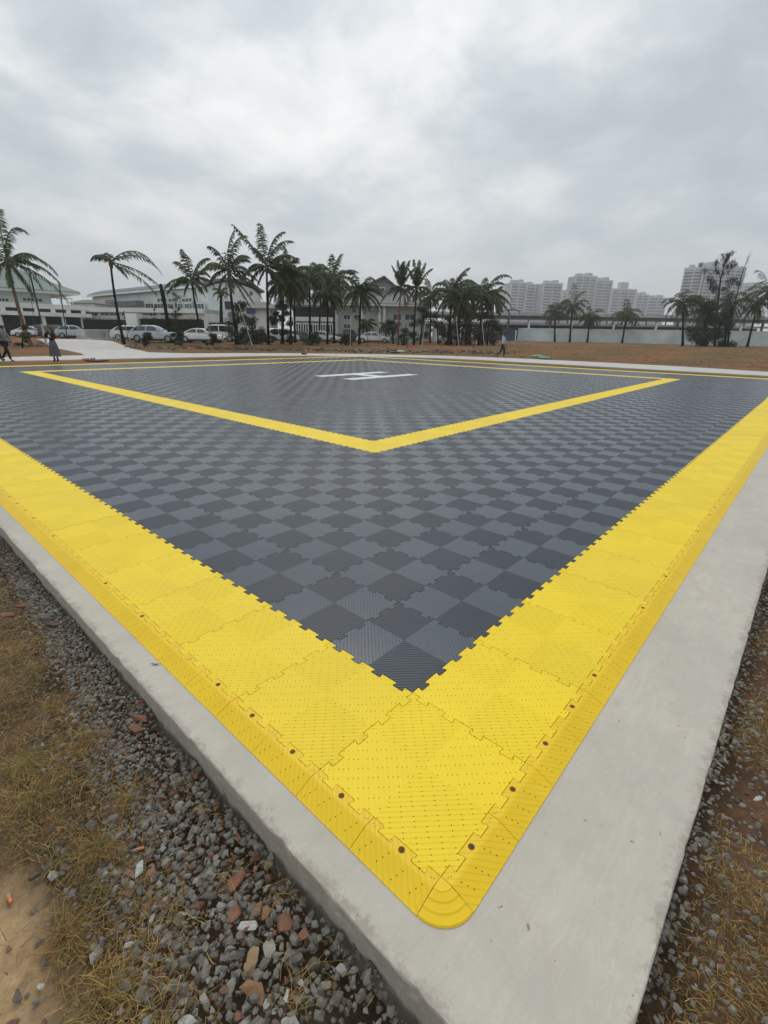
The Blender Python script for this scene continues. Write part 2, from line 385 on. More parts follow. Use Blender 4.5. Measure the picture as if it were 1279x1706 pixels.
def soil_mat():
    t = NT('red soil with dry grass'); p = t.geo(); x, y, z = t.sep(p)
    n = t.noise(p, 0.22, 6, 0.65, 0.6); n2 = t.noise(p, 1.9, 6, 0.7); n3 = t.noise(p, 30.0, 4, 0.7); n0 = t.noise(p, 0.06, 4, 0.6)
    c = t.ramp(n, [(0.40, (0.40, 0.13, 0.055)), (0.46, (0.29, 0.132, 0.056)), (0.53, (0.22, 0.138, 0.056)), (0.62, (0.095, 0.080, 0.030))])
    c = t.mix(0.45, c, t.ramp(n2, [(0.30, (0.10, 0.055, 0.032)), (0.5, (0.15, 0.082, 0.038)), (0.72, (0.22, 0.128, 0.062))]))
    c = t.mix(t.ramp(n0, [(0.4, (0, 0, 0)), (0.65, (0.6, 0.6, 0.6))]), c, (0.155, 0.115, 0.05))
    # close to the slab the soil is dark and full of grit
    nd = t.math('ADD', t.math('SQRT', t.math('ADD', t.math('MULTIPLY', x, x), t.math('MULTIPLY', y, y))), t.math('MULTIPLY', t.math('SUBTRACT', n2, 0.5), 7.0))
    near = t.ramp(t.math('DIVIDE', nd, 20.0), [(0.20, (1, 1, 1)), (0.95, (0, 0, 0))])
    dk = t.ramp(t.noise(p, 5.0, 6, 0.7), [(0.35, (0.08, 0.06, 0.04)), (0.52, (0.14, 0.10, 0.06)), (0.66, (0.22, 0.12, 0.07))])
    sx = t.math('ADD', x, 0.98); sy = t.math('SUBTRACT', y, 0.75)
    rr_ = t.math('SQRT', t.math('ADD', t.math('MULTIPLY', sx, sx), t.math('MULTIPLY', t.math('MULTIPLY', sy, sy), 0.5)))
    rr_ = t.math('ADD', rr_, t.math('MULTIPLY', t.math('SUBTRACT', t.noise(p, 7.0, 5, 0.7), 0.5), 0.35))
    sand = t.ramp(rr_, [(0.16, (1, 1, 1)), (0.30, (0, 0, 0))])
    dk = t.mix(sand, dk, t.ramp(t.noise(p, 14.0, 5, 0.7), [(0.3, (0.30, 0.20, 0.11)), (0.7, (0.52, 0.37, 0.21))]))
    red = t.ramp(t.math('ADD', t.math('MULTIPLY', y, -1.0), t.math('MULTIPLY', t.noise(p, 4.0, 5, 0.7), 0.5)), [(0.62, (0, 0, 0)), (0.92, (0.34, 0.34, 0.34))])
    dk = t.mix(red, dk, t.ramp(t.noise(p, 9.0, 5, 0.7), [(0.3, (0.13, 0.05, 0.03)), (0.7, (0.30, 0.12, 0.065))]))
    c = t.mix(near, c, dk)
    c = t.mix(0.5, c, t.mix(1.0, c, t.ramp(n3, [(0.3, (0.45, 0.45, 0.45)), (0.7, (1.35, 1.3, 1.2))]), 'MULTIPLY'))
    t.set('Base Color', c); t.set('Roughness', 0.95); t.set('Specular IOR Level', 0.15)
    t.set('Normal', t.bump(t.math('ADD', n2, t.math('MULTIPLY', n3, 0.4)), 0.03, 0.7))
    return t.m
m_soil = soil_mat()

# ------------------------------------------------------------------ terrain
def build_ground():
    def axis(lo, hi, step, grow):
        a = [0.0]; s = step
        while a[-1] < hi: a.append(a[-1]+s); s *= grow
        b = [0.0]; s = step
        while b[-1] > lo: b.append(b[-1]-s); s *= grow
        return np.array(sorted(set(b+a)))
    f = axis(-30, 4000, 0.07, 1.032); r = axis(-3500, 3500, 0.07, 1.045)
    FF, RR = np.meshgrid(f, r, indexing='ij')
    x = CAM[0] + FF*FH[0] + RR*RH[0]; y = CAM[1] + FF*FH[1] + RR*RH[1]
    z = ground_h(x, y)
    bump = (np.sin(x*9.1+np.sin(y*5.3)*1.7)*np.sin(y*8.3+np.sin(x*4.1)*2.1)*0.012 + np.sin(x*2.3+y*1.1)*0.01)
    far = (np.sin(x*0.9+np.sin(y*0.53)*1.7)*np.sin(y*0.83+np.sin(x*0.41)*2.1)*0.035)
    D = FF
    inpad = (x > -0.7) & (x < 24.7) & (y > -1.0) & (y < 24.7)
    z = z + bump*np.exp(-np.maximum(D-2, 0)/8) + far*ss(36, 46, D)*0 + np.where(inpad, -0.10, 0)
    # low earth mounds in the field
    for px, py, rad, h in ((1085, 580, 1.7, 0.28), (730, 580, 1.2, 0.2), (1030, 575, 1.6, 0.25), (1150, 600, 0.7, 0.12), (1090, 607, 0.6, 0.1)):
        c = trace(px, py); z = z + h*np.exp(-((x-c[0])**2+(y-c[1])**2)/rad**2)
    V = np.stack([x, y, z], -1).reshape(-1, 3); nf, nr = x.shape
    i = np.arange(nf-1)[:, None]*nr + np.arange(nr-1)[None]
    Fq = np.stack([i, i+1, i+nr+1, i+nr], -1).reshape(-1, 4)[:, ::-1]
    mb = MB(); mb.v.append(V); mb.n = len(V); mb.f = [tuple(q) for q in Fq.tolist()]; mb.c.append(np.ones((len(V), 3)))
    tag(mb.build('ground', m_soil, None, smooth=True), kind='structure')
build_ground()

# ------------------------------------------------------------------ concrete slab and paths
def slab_outline(x0, y0, x1, y1):
    r = random.Random(4); pts = []
    def edge(ax, ay, bx, by, step, amp):
        n = max(2, int(math.hypot(bx-ax, by-ay)/step)); j = 0.0
        for k in range(n):
            t = k/n; j = j*0.72 + r.uniform(-amp, amp)
            ch = -r.uniform(.002, .007) if (step < .1 and r.random() < .07) else 0      # small chips out of the arris
            pts.append((ax+(bx-ax)*t + (j-ch if ax == bx else 0), ay+(by-ay)*t + (j-ch if ay == by else 0)))
    edge(x0, y0, x1, y0, 0.035, 0.0008); edge(x1, y0, x1, y1, 0.5, 0.003); edge(x1, y1, x0, y1, 0.5, 0.003); edge(x0, y1, x0, y0, 0.03, 0.0016)
    return pts
def build_slab():
    P = slab_outline(-0.224, -0.482, 24.25, 24.25); n = len(P); mb = MB(); r = random.Random(9)
    cxy = np.array(P); V = []
    cen = np.array([12, 12.])
    inn = []
    for i, (x, y) in enumerate(P):
        # inset the top outline a little so the arris is worn, not knife sharp
        a = np.array(P[i-1]); b = np.array(P[(i+1) % n]); t = b-a; t /= np.linalg.norm(t)+1e-9; nrm = np.array([-t[1], t[0]])
        inn.append(np.array([x, y]) + nrm*r.uniform(0.0015, 0.005))
    V += [(p[0], p[1], -0.030) for p in inn]
    V += [(x, y, -0.030-r.uniform(0.002, 0.006)) for x, y in P]
    V += [(x+r.uniform(-0.003, 0.003), y+r.uniform(-0.003, 0.003), -0.07+r.uniform(-0.006, 0.006)) for x, y in P]
    V += [(x, y, -0.30) for x, y in P]
    F = [tuple(range(n))]
    for k in range(3):
        for i in range(n):
            j = (i+1) % n; F.append((k*n+i, (k+1)*n+i, (k+1)*n+j, k*n+j))
    mb.add(V, F)
    tag(mb.build('concrete_slab', m_conc), kind='structure')
build_slab()

def sheet(name, pts, lift, m, sub=1.2, thick=0.0):
    """a ground-hugging sheet: outline points subdivided, triangulated in a grid-free fan of strips"""
    bm = bmesh.new(); vs = []
    n = len(pts)
    for i in range(n):
        a = np.array(pts[i][:2]); b = np.array(pts[(i+1) % n][:2]); k = max(1, int(np.linalg.norm(b-a)/sub))
        for t in range(k):
            p = a+(b-a)*t/k; vs.append(bm.verts.new((p[0], p[1], 0)))
    f = bm.faces.new(vs); bmesh.ops.triangulate(bm, faces=[f])
    for _ in range(5):
        long = [e for e in bm.edges if e.calc_length() > 2.2]
        if long: bmesh.ops.subdivide_edges(bm, edges=long, cuts=1); bmesh.ops.triangulate(bm, faces=bm.faces[:])
    bmesh.ops.recalc_face_normals(bm, faces=bm.faces[:])
    for v in bm.verts: v.co.z = ground_h(v.co.x, v.co.y) + lift
    bnd = [e for e in bm.edges if e.is_boundary]
    r = bmesh.ops.extrude_edge_only(bm, edges=bnd)
    for v in [g for g in r['geom'] if isinstance(g, bmesh.types.BMVert)]: v.co.z -= lift+0.1
    me = bpy.data.meshes.new(name); bm.to_mesh(me); bm.free(); me.materials.append(m)
    o = bpy.data.objects.new(name, me); COL.objects.link(o); return tag(o, kind='structure')
# path ring beyond the pad: along x = 28.5..33, then round the corner along y = 29.4..34
ring_in = [(27.5, -14), (27.6, 1), (28.2, 9), (28.8, 17), (28.4, 20.5), (27.2, 23), (25.2, 25.2), (22.5, 27.8), (19.5, 29.0), (14.3, 29.3), (6, 29.6), (-12, 30.2)]
ring_out = [(-12, 33.9), (6.2, 34.0), (10.0, 34.8), (10.8, 38), (11.8, 44.5), (13.2, 55), (15.0, 66), (20.6, 66), (19.2, 56), (17.2, 45), (15.4, 38), (17.2, 34.8), (20.5, 34.0), (24.5, 31.8), (29.2, 27.7), (32.4, 23.0), (33.6, 18.5), (33.6, 11), (32.9, 6), (31.4, 1.6), (31.2, -14)]
sheet('concrete_path', ring_in + ring_out, 0.05, m_path)

# ------------------------------------------------------------------ the interlocking pad
TS = 0.5; NT_ = 48
def tab_edge(n=4, half=0.043, head=0.051, d=0.047):
    pts = [(0.0, 0.0)]
    for k in range(n):
        c = (k+0.5)/n
        pts += [(c-half, 0), (c-half, d*0.35), (c-head, d*0.5), (c-head, d*0.92), (c-head+0.006, d), (c+head-0.006, d), (c+head, d*0.92), (c+head, d*0.5), (c+half, d*0.35), (c+half, 0)]
    return pts
TE = tab_edge()
def tile_poly(tabs):
    if not tabs: return np.array([(0, 0), (1, 0), (1, 1), (0, 1.)])
    P = [(s, -d) for s, d in TE]                      # side towards -v: tabs stick out
    P += [(1-d, s) for s, d in TE]                    # side towards +u: sockets
    P += [(1-s, 1-d) for s, d in TE]                  # side towards +v: sockets (walked backwards, symmetric)
    P += [(-d, 1-s) for s, d in TE]                   # side towards -u: tabs
    return np.array(P)
def offset(P, g):
    A = np.roll(P, 1, 0); B = np.roll(P, -1, 0)
    t1 = P-A; t1 /= np.linalg.norm(t1, axis=1)[:, None]; t2 = B-P; t2 /= np.linalg.norm(t2, axis=1)[:, None]
    n1 = np.stack([-t1[:, 1], t1[:, 0]], 1); n2 = np.stack([-t2[:, 1], t2[:, 0]], 1)
    m = n1+n2; m /= np.maximum((m*m).sum(1)[:, None], 0.3); return P + 2*m*g*0.5*1.0*2/2
def build_pad():
    root = thing('helipad', 'large square landing pad of slate and yellow interlocking plastic tiles with a white H', 'helipad', (12, 12, -0.03))
    polys = {}
    for tb in (0, 1):
        P = tile_poly(tb)*TS
        gap = 0.0018 if tb else 0.0012
        polys[tb] = (offset(P, gap), offset(P, gap+0.0011))
    mbs = {k: MB() for k in ('dark_tiles', 'yellow_border', 'yellow_line', 'letter_h')}
    r = random.Random(3)
    for i in range(NT_):
        for j in range(NT_):
            tb = 1 if i+j < 30 else 0
            if i < 1 or j < 1 or i > 46 or j > 46: k = 'yellow_border'
            elif 7 <= i <= 40 and 7 <= j <= 40 and (i in (7, 40) or j in (7, 40)): k = 'yellow_line'
            elif 21 <= i < 28 and j in (22, 25): k = 'letter_h'
            elif i == 24 and j in (23, 24): k = 'letter_h'
            else: k = 'dark_tiles'
            outer, inner = polys[tb]; n = len(outer); o = np.array([i*TS, j*TS]); dz = r.uniform(-0.0007, 0.0007)
            V = np.zeros((3*n, 3)); V[:n, :2] = inner+o; V[:n, 2] = dz
            V[n:2*n, :2] = outer+o; V[n:2*n, 2] = dz-0.0012; V[2*n:, :2] = outer+o; V[2*n:, 2] = -0.010
            F = [tuple(range(n))]
            for a in range(2):
                for q in range(n):
                    w = (q+1) % n; F.append((a*n+q, (a+1)*n+q, (a+1)*n+w, a*n+w))
            mbs[k].add(V, F, (i, j, 0))
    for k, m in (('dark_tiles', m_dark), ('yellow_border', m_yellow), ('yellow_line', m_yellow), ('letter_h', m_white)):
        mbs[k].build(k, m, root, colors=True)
    # carrier grid under the tiles closes the joints
    mb = MB(); mb.add([(0, 0, -0.0085), (24, 0, -0.0085), (24, 24, -0.0085), (0, 24, -0.0085)], [(0, 1, 2, 3)])
    mb.build('carrier_grid', mat('dark carrier plastic', (0.010, 0.008, 0.004), 0.9), root)
    # edging: flat flange 32 mm wide, then a slope down to the slab 105 mm out
    FL, RW, T = 0.034, 0.105, 0.029
    def side_ramp(tf, near):
        rest = MB(); r = random.Random(5)
        for k in range(2*NT_):
            s0 = k*0.25+0.0009; s1 = (k+1)*0.25-0.0009
            fine = near and k < 50
            mb = MB() if fine else rest
            dz = r.uniform(-0.0008, 0.0005); plug = r.random() < 0.3; marks = []
            if fine:
                base = math.floor(s0/0.5)*0.5; top = [(s0, -0.001)]
                for sx, d in tab_edge():
                    w = base+sx*0.5
                    if s0+0.004 < w < s1-0.004: top.append((w, -d*0.5-0.0013 if d > 0.001 else -0.001))
                top.append((s1, -0.001)); ring = top + [(s1, -FL), (s0, -FL)]; n = len(ring)
                V = [tf(s, d, dz) for s, d in ring] + [tf(s, d, -0.012) for s, d in ring]
                mb.add(V, [tuple(range(n))] + [(q, (q+1) % n, n+(q+1) % n, n+q) for q in range(n)])
            else: mb.add([tf(s0, -0.001, dz), tf(s1, -0.001, dz), tf(s1, -FL, dz), tf(s0, -FL, dz)], [(0, 1, 2, 3)])
            prof = [(-FL, dz), (-FL-0.004, dz-0.0006), (-FL-0.009, dz-0.0022), (-RW+0.006, -T+0.0035), (-RW, -T+0.0015), (-RW, -T-0.0006)]
            V = []
            for d, z in prof: V += [tf(s0, d, z), tf(s1, d, z)]
            F = [(2*q, 2*q+1, 2*q+3, 2*q+2) for q in range(len(prof)-1)]; V += [tf(s0, 0, -T), tf(s1, 0, -T)]; b = len(prof)*2
            F += [tuple([2*q for q in range(len(prof))] + [b]), tuple([2*q+1 for q in range(len(prof))] + [b+1])]; mb.add(V, F)
            if fine:      # drain holes in rows of three down the slope, two more on the flange ends
                mb.mi = {}
                def dot(s, d, zz, rx, ry, tilt=0.40, N=7):
                    mb.mi[len(mb.f)] = 1
                    mb.add([tf(s+rx*math.cos(a), d+ry*math.sin(a), zz + ry*math.sin(a)*tilt) for a in np.linspace(0, 2*math.pi, N)[:-1]], [tuple(range(N-1))])
                if k < 30:
                    for g in range(4):
                        for h in range(3):
                            s = s0+0.035+g*0.06 + (h-1)*0.008; d0 = -0.048-0.016*h-(0.008 if g % 2 else 0)
                            dot(s, d0, dz-0.0022 + (-d0-FL-0.009)/(RW-0.006-FL-0.009)*(-T+0.0035-dz+0.0022) + 0.0005, 0.0017, 0.0022)
                    for s, d in ((s0+.010, -.016), (s0+.018, -.020), (s1-.012, -.015), (s1-.021, -.019)): dot(s, d, dz+.0004, .0016, .0016, 0)
                o = mb.build('edge_ramp', [m_ramp, m_hole], root); c = (s0+s1)/2
                h = MB()
                if plug: 
                    h.add([tf(c+0.0105*math.cos(a), -0.018+0.0105*math.sin(a), dz+0.0003) for a in np.linspace(0, 2*math.pi, 17)[:-1]], [tuple(range(16))])
                    h.add([tf(c+0.0092*math.cos(a), -0.018+0.0092*math.sin(a), dz+0.0010) for a in np.linspace(0, 2*math.pi, 17)[:-1]], [tuple(range(16))])
                    h.mi = {1: 1}; h.build('screw_plug', [m_hole, m_corner], o)
                else:
                    N2 = 16; V = []; rings = ((0.0112, dz+.0003), (0.0104, dz+.0007), (0.0098, dz+.0004))
                    for R, z in rings: V += [tf(c+R*math.cos(2*math.pi*q/N2), -0.018+R*math.sin(2*math.pi*q/N2), z) for q in range(N2)]
                    F = [(i*N2+q, i*N2+(q+1) % N2, (i+1)*N2+(q+1) % N2, (i+1)*N2+q) for i in range(2) for q in range(N2)] + [tuple(range(2*N2, 3*N2))]
                    h.add(V, F); h.mi = {2*N2: 1}; h.build('screw_hole', [m_corner, m_hole], o)
        return rest
    L24 = NT_*TS
    allr = MB()
    for tf, nr in ((lambda s, d, z: (s, d, z), True), (lambda s, d, z: (d, s, z), True), (lambda s, d, z: (s, L24-d, z), False), (lambda s, d, z: (L24-d, s, z), False)):
        q = side_ramp(tf, nr)
        for v in q.v: allr.v.append(v)
        allr.f += [tuple(i+allr.n for i in f) for f in q.f]; allr.c += q.c; allr.n += q.n
    tag(allr.build('edge_ramps_far', m_ramp, root), kind='stuff')
    # corner pieces: stepped quarter cones
    for cx, cyy, a0 in ((0, 0, math.pi), (L24, 0, 1.5*math.pi), (L24, L24, 0), (0, L24, 0.5*math.pi)):
        mb = MB(); prof = [(0.0, 0.0003), (0.036, 0.0003)]
        d = 0.036; z = 0.0003
        for k in range(3):
            prof += [(d+0.0025, z-0.0022), (d+0.021, z-0.0068)]; d += 0.0225; z -= 0.0082
        prof += [(0.104, -0.0268), (0.105, -0.0290)]
        n = 22; V = []; F = []
        g = 0.010
        for rr, zz in prof:
            for q in range(n+1):
                ga = 0.0009/max(rr, 0.01)
                a = a0 + ga + (math.pi/2-2*ga)*q/n
                V.append((cx+rr*math.cos(a), cyy+rr*math.sin(a), zz))
        for k in range(len(prof)-1):
            for q in range(n): F.append((k*(n+1)+q, (k+1)*(n+1)+q, (k+1)*(n+1)+q+1, k*(n+1)+q+1))
        mb.add(V, F)
        o = mb.build('corner_ramp', m_corner, root)
build_pad()
# BEYOND
# ------------------------------------------------------------------ palms and other trees
m_trunk = mat('palm bark', (0.17, 0.145, 0.115), 0.9, 0.3, 6.0, vcol=True, bump=0.02, bscale=12)
m_trunk_red = mat('reddish palm bark', (0.17, 0.085, 0.06), 0.9, 0.3, 6.0, bump=0.02, bscale=12)
m_frond = leaf_mat('palm frond', (0.055, 0.082, 0.028))
m_frond_dry = leaf_mat('dry palm frond', (0.105, 0.080, 0.040))
m_leaf = leaf_mat('broad leaf', (0.034, 0.056, 0.020))
m_leaf_far = leaf_mat('feathery needle leaf', (0.040, 0.050, 0.028))
R3 = np.array([RH[0], RH[1], 0.0]); F3 = np.array([FH[0], FH[1], 0.0]); Z3 = np.array([0, 0, 1.0])
def dirv(a, e, depth=0.0):
    """a: degrees clockwise from straight up as seen from the pad, depth: towards (-) or away (+)"""
    v = math.sin(math.radians(a))*R3 + math.cos(math.radians(a))*Z3 + depth*F3
    return v/np.linalg.norm(v)
def frond(mb, rib, root, d0, L, droop, r, width=0.62, side=0.0, density=34):
    """one feather leaf: a rib that bends down with gravity and hanging leaflets"""
    p = np.array(root, float); d = np.array(d0, float); pts = [p.copy()]; n = 12
    for k in range(n):
        d = d + np.array([0, 0, -1])*droop*(k+1.5)/n*0.34 + R3*side*0.05; d /= np.linalg.norm(d)
        p = p + d*L/n; pts.append(p.copy())
    rib.tube(pts, [0.045*(1-k/(n+1)) + 0.008 for k in range(n+1)], 4, (1, 1, 0.9), cap=False)
    P = np.array(pts)
    for k in range(density):
        t = 0.10 + 0.90*(k+0.5)/density; f = t*n; i = min(int(f), n-1); w = f-i
        q = P[i]*(1-w)+P[i+1]*w; tg = P[i+1]-P[i]; tg /= np.linalg.norm(tg)
        sd_ = np.cross(tg, Z3); nn = np.linalg.norm(sd_)
        if nn < 0.15: sd_ = np.cross(tg, F3); nn = np.linalg.norm(sd_)
        sd_ /= nn
        ll = width*(0.45+0.75*math.sin(math.pi*min(1, t*0.92+0.05)))*r.uniform(0.6, 1.15)
        c = r.uniform(0.6, 1.5); col = (c, c*r.uniform(0.92, 1.05), c*r.uniform(0.7, 1.1))
        for s in (-1, 1):
            if r.random() < 0.14: continue
            dd = sd_*s*0.75 + tg*0.62 + np.array([0, 0, -1])*r.uniform(0.25, 0.85) + R3*side*0.35; dd /= np.linalg.norm(dd)
            d2 = dd + np.array([0, 0, -1])*r.uniform(0.5, 1.0); d2 /= np.linalg.norm(d2)
            wv = tg*0.042
            a = q; b = q+dd*ll*0.5; e = b+d2*ll*0.5
            mb.add([a-wv*0.6, a+wv*0.6, b+wv, b-wv, e], [(0, 1, 2, 3), (3, 2, 4)], col)
def palm(base_px, crown_px, fronds, label, group, rad=0.15, seed=1, D=None, lean=0.0, dead=0, name='palm_tree', tm=None, dense=58, skirt=0, width=0.66):
    """fronds: (angle, length px, droop, depth)"""
    r = random.Random(seed)
    b = trace(*base_px) if D is None else on(base_px[0], base_px[1], D); D = level(b)
    c = at(crown_px[0], crown_px[1], D); px_m = D/FPX*math.cos(PITCH)*1.0
    root = thing(name, label, 'palm tree', b, group)
    mid = b*0.5+c*0.5 + R3*lean
    pts = []; rad_ = []; n = 14
    for k in range(n+1):
        t = k/n; p = (1-t)**2*(b-Z3*0.15)+2*t*(1-t)*mid+t*t*c
        pts.append(p); rad_.append(rad*(1.35-0.35*min(1, t*6) - 0.42*t)*(1+0.06*(k % 2)))
    tb = MB(); tb.tube(pts, rad_, 8, (1, 1, 1)); tb.build('trunk', tm or m_trunk, root, smooth=True)
    cr = MB(); ribs = MB(); dr = MB(); drr = MB()
    for fr in fronds:
        a, Lp, dp, dep = fr[:4]
        frond(cr, cr, c + Z3*r.uniform(-0.1, 0.12), dirv(a, 0, dep), Lp*0.98*px_m, dp, r, side=(fr[4] if len(fr) > 4 else 0.3), density=dense, width=width)
    cr.build('crown', m_frond, root, colors=True)
    for k in range(dead):
        a = r.choice([-1, 1])*r.uniform(95, 165); frond(dr, dr, c-Z3*0.15, dirv(a, 0, r.uniform(-0.7, 0.7)), r.uniform(0.45, 0.9)*2.6, 1.4, r, 0.5, 0.1, 22)
    if dead: dr.build('dead_fronds', m_frond_dry, root, colors=True)
    # boot of old leaf bases under the crown
    bt = MB(); bt.tube([c-Z3*0.55, c-Z3*0.2, c+Z3*0.15, c+Z3*0.4], [rad*0.75, rad*1.35, rad*1.2, rad*0.35], 8)
    bt.build('crown_shaft', m_frond_dry, root, smooth=True, colors=True)
    return root
def auto(n, Lp, r, up=1.0, spread=150, wind=0.3, droop=0.85):
    out = []
    for k in range(n):
        a = -spread + 2*spread*(k+r.uniform(0.1, 0.9))/n
        out.append((a + 12*wind, Lp*r.uniform(0.75, 1.1)*(1.0 if abs(a) < 110 else 0.8), droop*r.uniform(0.6, 1.2), r.uniform(-0.9, 0.9), wind))
    return out
G = 'coconut palms lining the far side of the field'
palm((52, 577), (12, 436), [(-10, 84, 0.4, 0.2), (12, 92, 0.9, -0.2, 1), (38, 62, 0.9, 0.3, 1), (62, 95, 0.8, -0.1, .8), (78, 85, 0.8, 0.3, .8), (92, 80, 0.8, -0.4, .8), (108, 95, 0.5, 0.2, .5), (128, 70, 0.6, -0.3), (-40, 60, 0.9, 0.3), (-65, 60, 0.9, -.3), (-90, 60, 0.9, 0.3), (-120, 55, 0.7, -.5), (150, 45, .6, .4), (175, 40, .5, -.5), (30, 50, 1, .9), (55, 55, 1, -.9)],
     'tall reddish-trunked palm at the left edge with long windblown fronds', G, 0.17, 11, tm=m_trunk_red, lean=-0.35)
palm((207, 573), (184, 437), [(-28, 30, 1.1, 0.1, -.2), (-38, 33, 0.9, -0.3, -.2), (-15, 26, .7, .3, 0), (52, 84, 0.75, -0.1, .6), (60, 88, 0.8, 0.15, .6), (100, 82, 0.35, 0.1, .3), (108, 88, 0.35, -0.15, .3), (120, 30, .5, .4)],
     'leaning palm left of the bare stump with few fronds all blown right', G, 0.15, 12, lean=-0.3, dense=40)
palm((340, 571), (319, 468), [(-85, 52, 0.55, 0.1, 0), (-78, 50, 0.6, -0.2, 0), (-50, 40, .9, .3), (-25, 48, 0.6, 0.2, 0), (0, 50, 0.6, -0.3, 0), (14, 52, 0.6, 0.2, .3), (35, 44, 0.9, -0.2), (58, 42, 0.9, 0.4), (85, 36, .9, -.3), (120, 30, .8, .3), (-120, 28, .9, -.4), (170, 26, .5, .2), (100, 30, .8, -.6)],
     'medium palm before the arched hall with fronds reaching left over the stump', G, 0.13, 13, lean=-0.25)
palm((397, 574), (381, 453), [(-5, 66, 0.5, 0.1, .6), (8, 68, 0.55, -0.2, .8), (-18, 52, .7, -.3), (22, 48, 0.7, 0.4), (-48, 50, 0.8, 0.1), (-62, 56, 0.75, -0.2, 0), (-80, 50, 0.8, 0.3, 0), (50, 46, 0.8, -0.3), (75, 55, 0.7, 0.2, .6), (95, 62, 0.6, -0.1, .4), (108, 65, .5, .15, .3), (135, 58, 0.3, 0.1), (-130, 40, 0.6, -0.2, 0), (150, 70, .15, .05, .2), (170, 35, .3, -.5), (15, 60, .6, .6)],
     'tall palm by the arched gable with one long hanging frond', G, 0.16, 14, lean=-0.2, dead=2)
palm((447, 574), (444, 446), [(-35, 78, 0.15, 0.05, 0), (-22, 40, 0.5, 0.2, 0), (-8, 62, 0.5, -0.2, .4), (5, 66, 0.5, 0.2, .6), (18, 66, 0.6, -0.1, .8), (32, 64, 0.75, 0.3, .8), (48, 60, 0.8, -0.3, .7), (68, 62, 0.6, 0.1, .5), (85, 50, .8, -.2, .5), (-60, 44, .8, .3, 0), (-80, 48, .7, -.1, 0), (-105, 44, .6, .2, 0), (115, 46, .5, -.3), (140, 40, .5, .4), (-140, 34, .4, -.3, 0), (25, 55, .7, .7)],
     'tall dark-trunked palm with a broad fan crown and one stiff frond pointing left', G, 0.15, 15, dead=3)
rr = random.Random(5)
for bx, by, cx_, cyy, n, L_, lab, rd, dd, dep in (
    (470, 573, 472, 472, 15, 42, 'dark bushy palm just right of the tall straight palm', 0.17, 6, .0),
    (492, 571, 490, 482, 12, 36, 'shorter palm half hidden behind the dark bushy palm', 0.13, 4, 0),
    (517, 572, 516, 462, 16, 46, 'left palm of the close trio above the white balcony', 0.15, 5, 0),
    (531, 570, 536, 466, 14, 42, 'middle palm of the close trio above the white balcony', 0.13, 5, 0),
    (556, 572, 556, 466, 15, 44, 'right palm of the close trio, tilted over the white sedan', 0.14, 4, 0),
    (598, 574, 601, 486, 13, 40, 'palm in front of the left half of the big grey hip roof', 0.14, 2, 0),
    (716, 572, 717, 492, 12, 34, 'palm with its crown arching left beside the brown thicket', 0.13, 5, 0),
    (747, 575, 754, 487, 17, 48, 'thick palm at the left of the brown thicket with long raised fronds', 0.18, 9, 0),
    (776, 574, 781, 492, 14, 40, 'palm in the middle of the brown thicket with a ragged crown', 0.15, 8, 0),
    (797, 575, 806, 488, 16, 44, 'palm at the right of the brown thicket leaning towards the walking man', 0.16, 8, 0),
    (762, 576, 768, 500, 15, 40, 'low palm between the left and middle palms of the brown thicket', 0.14, 10, 0),
    (484, 574, 482, 462, 14, 38, 'palm with fronds tangled into the dark bushy palm', 0.13, 5, 0),
    (545, 574, 546, 490, 13, 34, 'low palm tucked between the trio above the white balcony', 0.12, 6, 0),
    (818, 573, 822, 500, 13, 34, 'short round-crowned palm at the right end of the brown thicket', 0.13, 6, 0)):
    palm((bx, by), (cx_, cyy), auto(n+4, L_*1.15, rr, spread=150), lab, G, rd, int(bx), dead=dd+4, lean=rr.uniform(-.15, .15))
for bx, cx_, cyy, lab in ((663, 668, 478, 'slim palm with a tight brush of upright fronds in front of the roof gable'), (689, 694, 480, 'slim palm with bright green upright fronds right of the roof gable')):
    fr = [(-22, 34, .2, .1, 0), (-8, 40, .15, -.1, 0), (4, 42, .15, .2, 0), (14, 40, .2, -.2, 0), (24, 40, .35, .1, .2), (-14, 32, .3, .4, 0), (0, 36, .2, -.5, 0), (60, 26, .8, .3), (105, 40, .8, .1), (-70, 26, .9, .2), (-100, 44, .6, -.1, 0), (130, 30, .6, -.3), (-130, 26, .6, .3, 0)]
    palm((bx, 575), (cx_, cyy), fr, lab, G, 0.11, bx, dead=3, lean=-.1, width=0.45, tm=m_trunk_red if bx == 663 else None)
G2 = 'palms along the foot of the long white wall'
for bx, by, cx_, cyy, n, L_, lab, rd, dd in (
    (924, 569, 924, 519, 13, 24, 'small palm nearest the blue panel, left of a pair', 0.16, 4),
    (949, 569, 953, 511, 15, 29, 'taller palm of the pair near the blue panel', 0.17, 5),
    (978, 570, 983, 529, 14, 24, 'low palm with drooping grey-green fronds along the wall', 0.16, 8),
    (1036, 571, 1044, 523, 14, 28, 'lone palm with a bent crown halfway along the wall', 0.15, 6),
    (1137, 577, 1138, 505, 16, 36, 'palm left of the tall feathery tree, fronds spread over the wall', 0.15, 7),
    (1172, 578, 1176, 520, 16, 40, 'bushy palm with a skirt of dead fronds under the feathery tree', 0.16, 14),
    (1206, 578, 1216, 506, 16, 40, 'palm right of the feathery tree in front of the leaning tower', 0.15, 8),
    (1244, 579, 1262, 507, 15, 38, 'leaning palm near the right edge of the field', 0.14, 5),
    (1283, 580, 1279, 487, 16, 42, 'palm cut by the right edge of the picture', 0.15, 4)):
    palm((bx, by), (cx_, cyy), auto(n+3, L_*1.1, rr, spread=150, droop=1.05), lab, G2, rd*1.3, int(bx)+3, dead=dd+6, dense=30, width=1.05, D=(103 if bx < 1100 else 84))

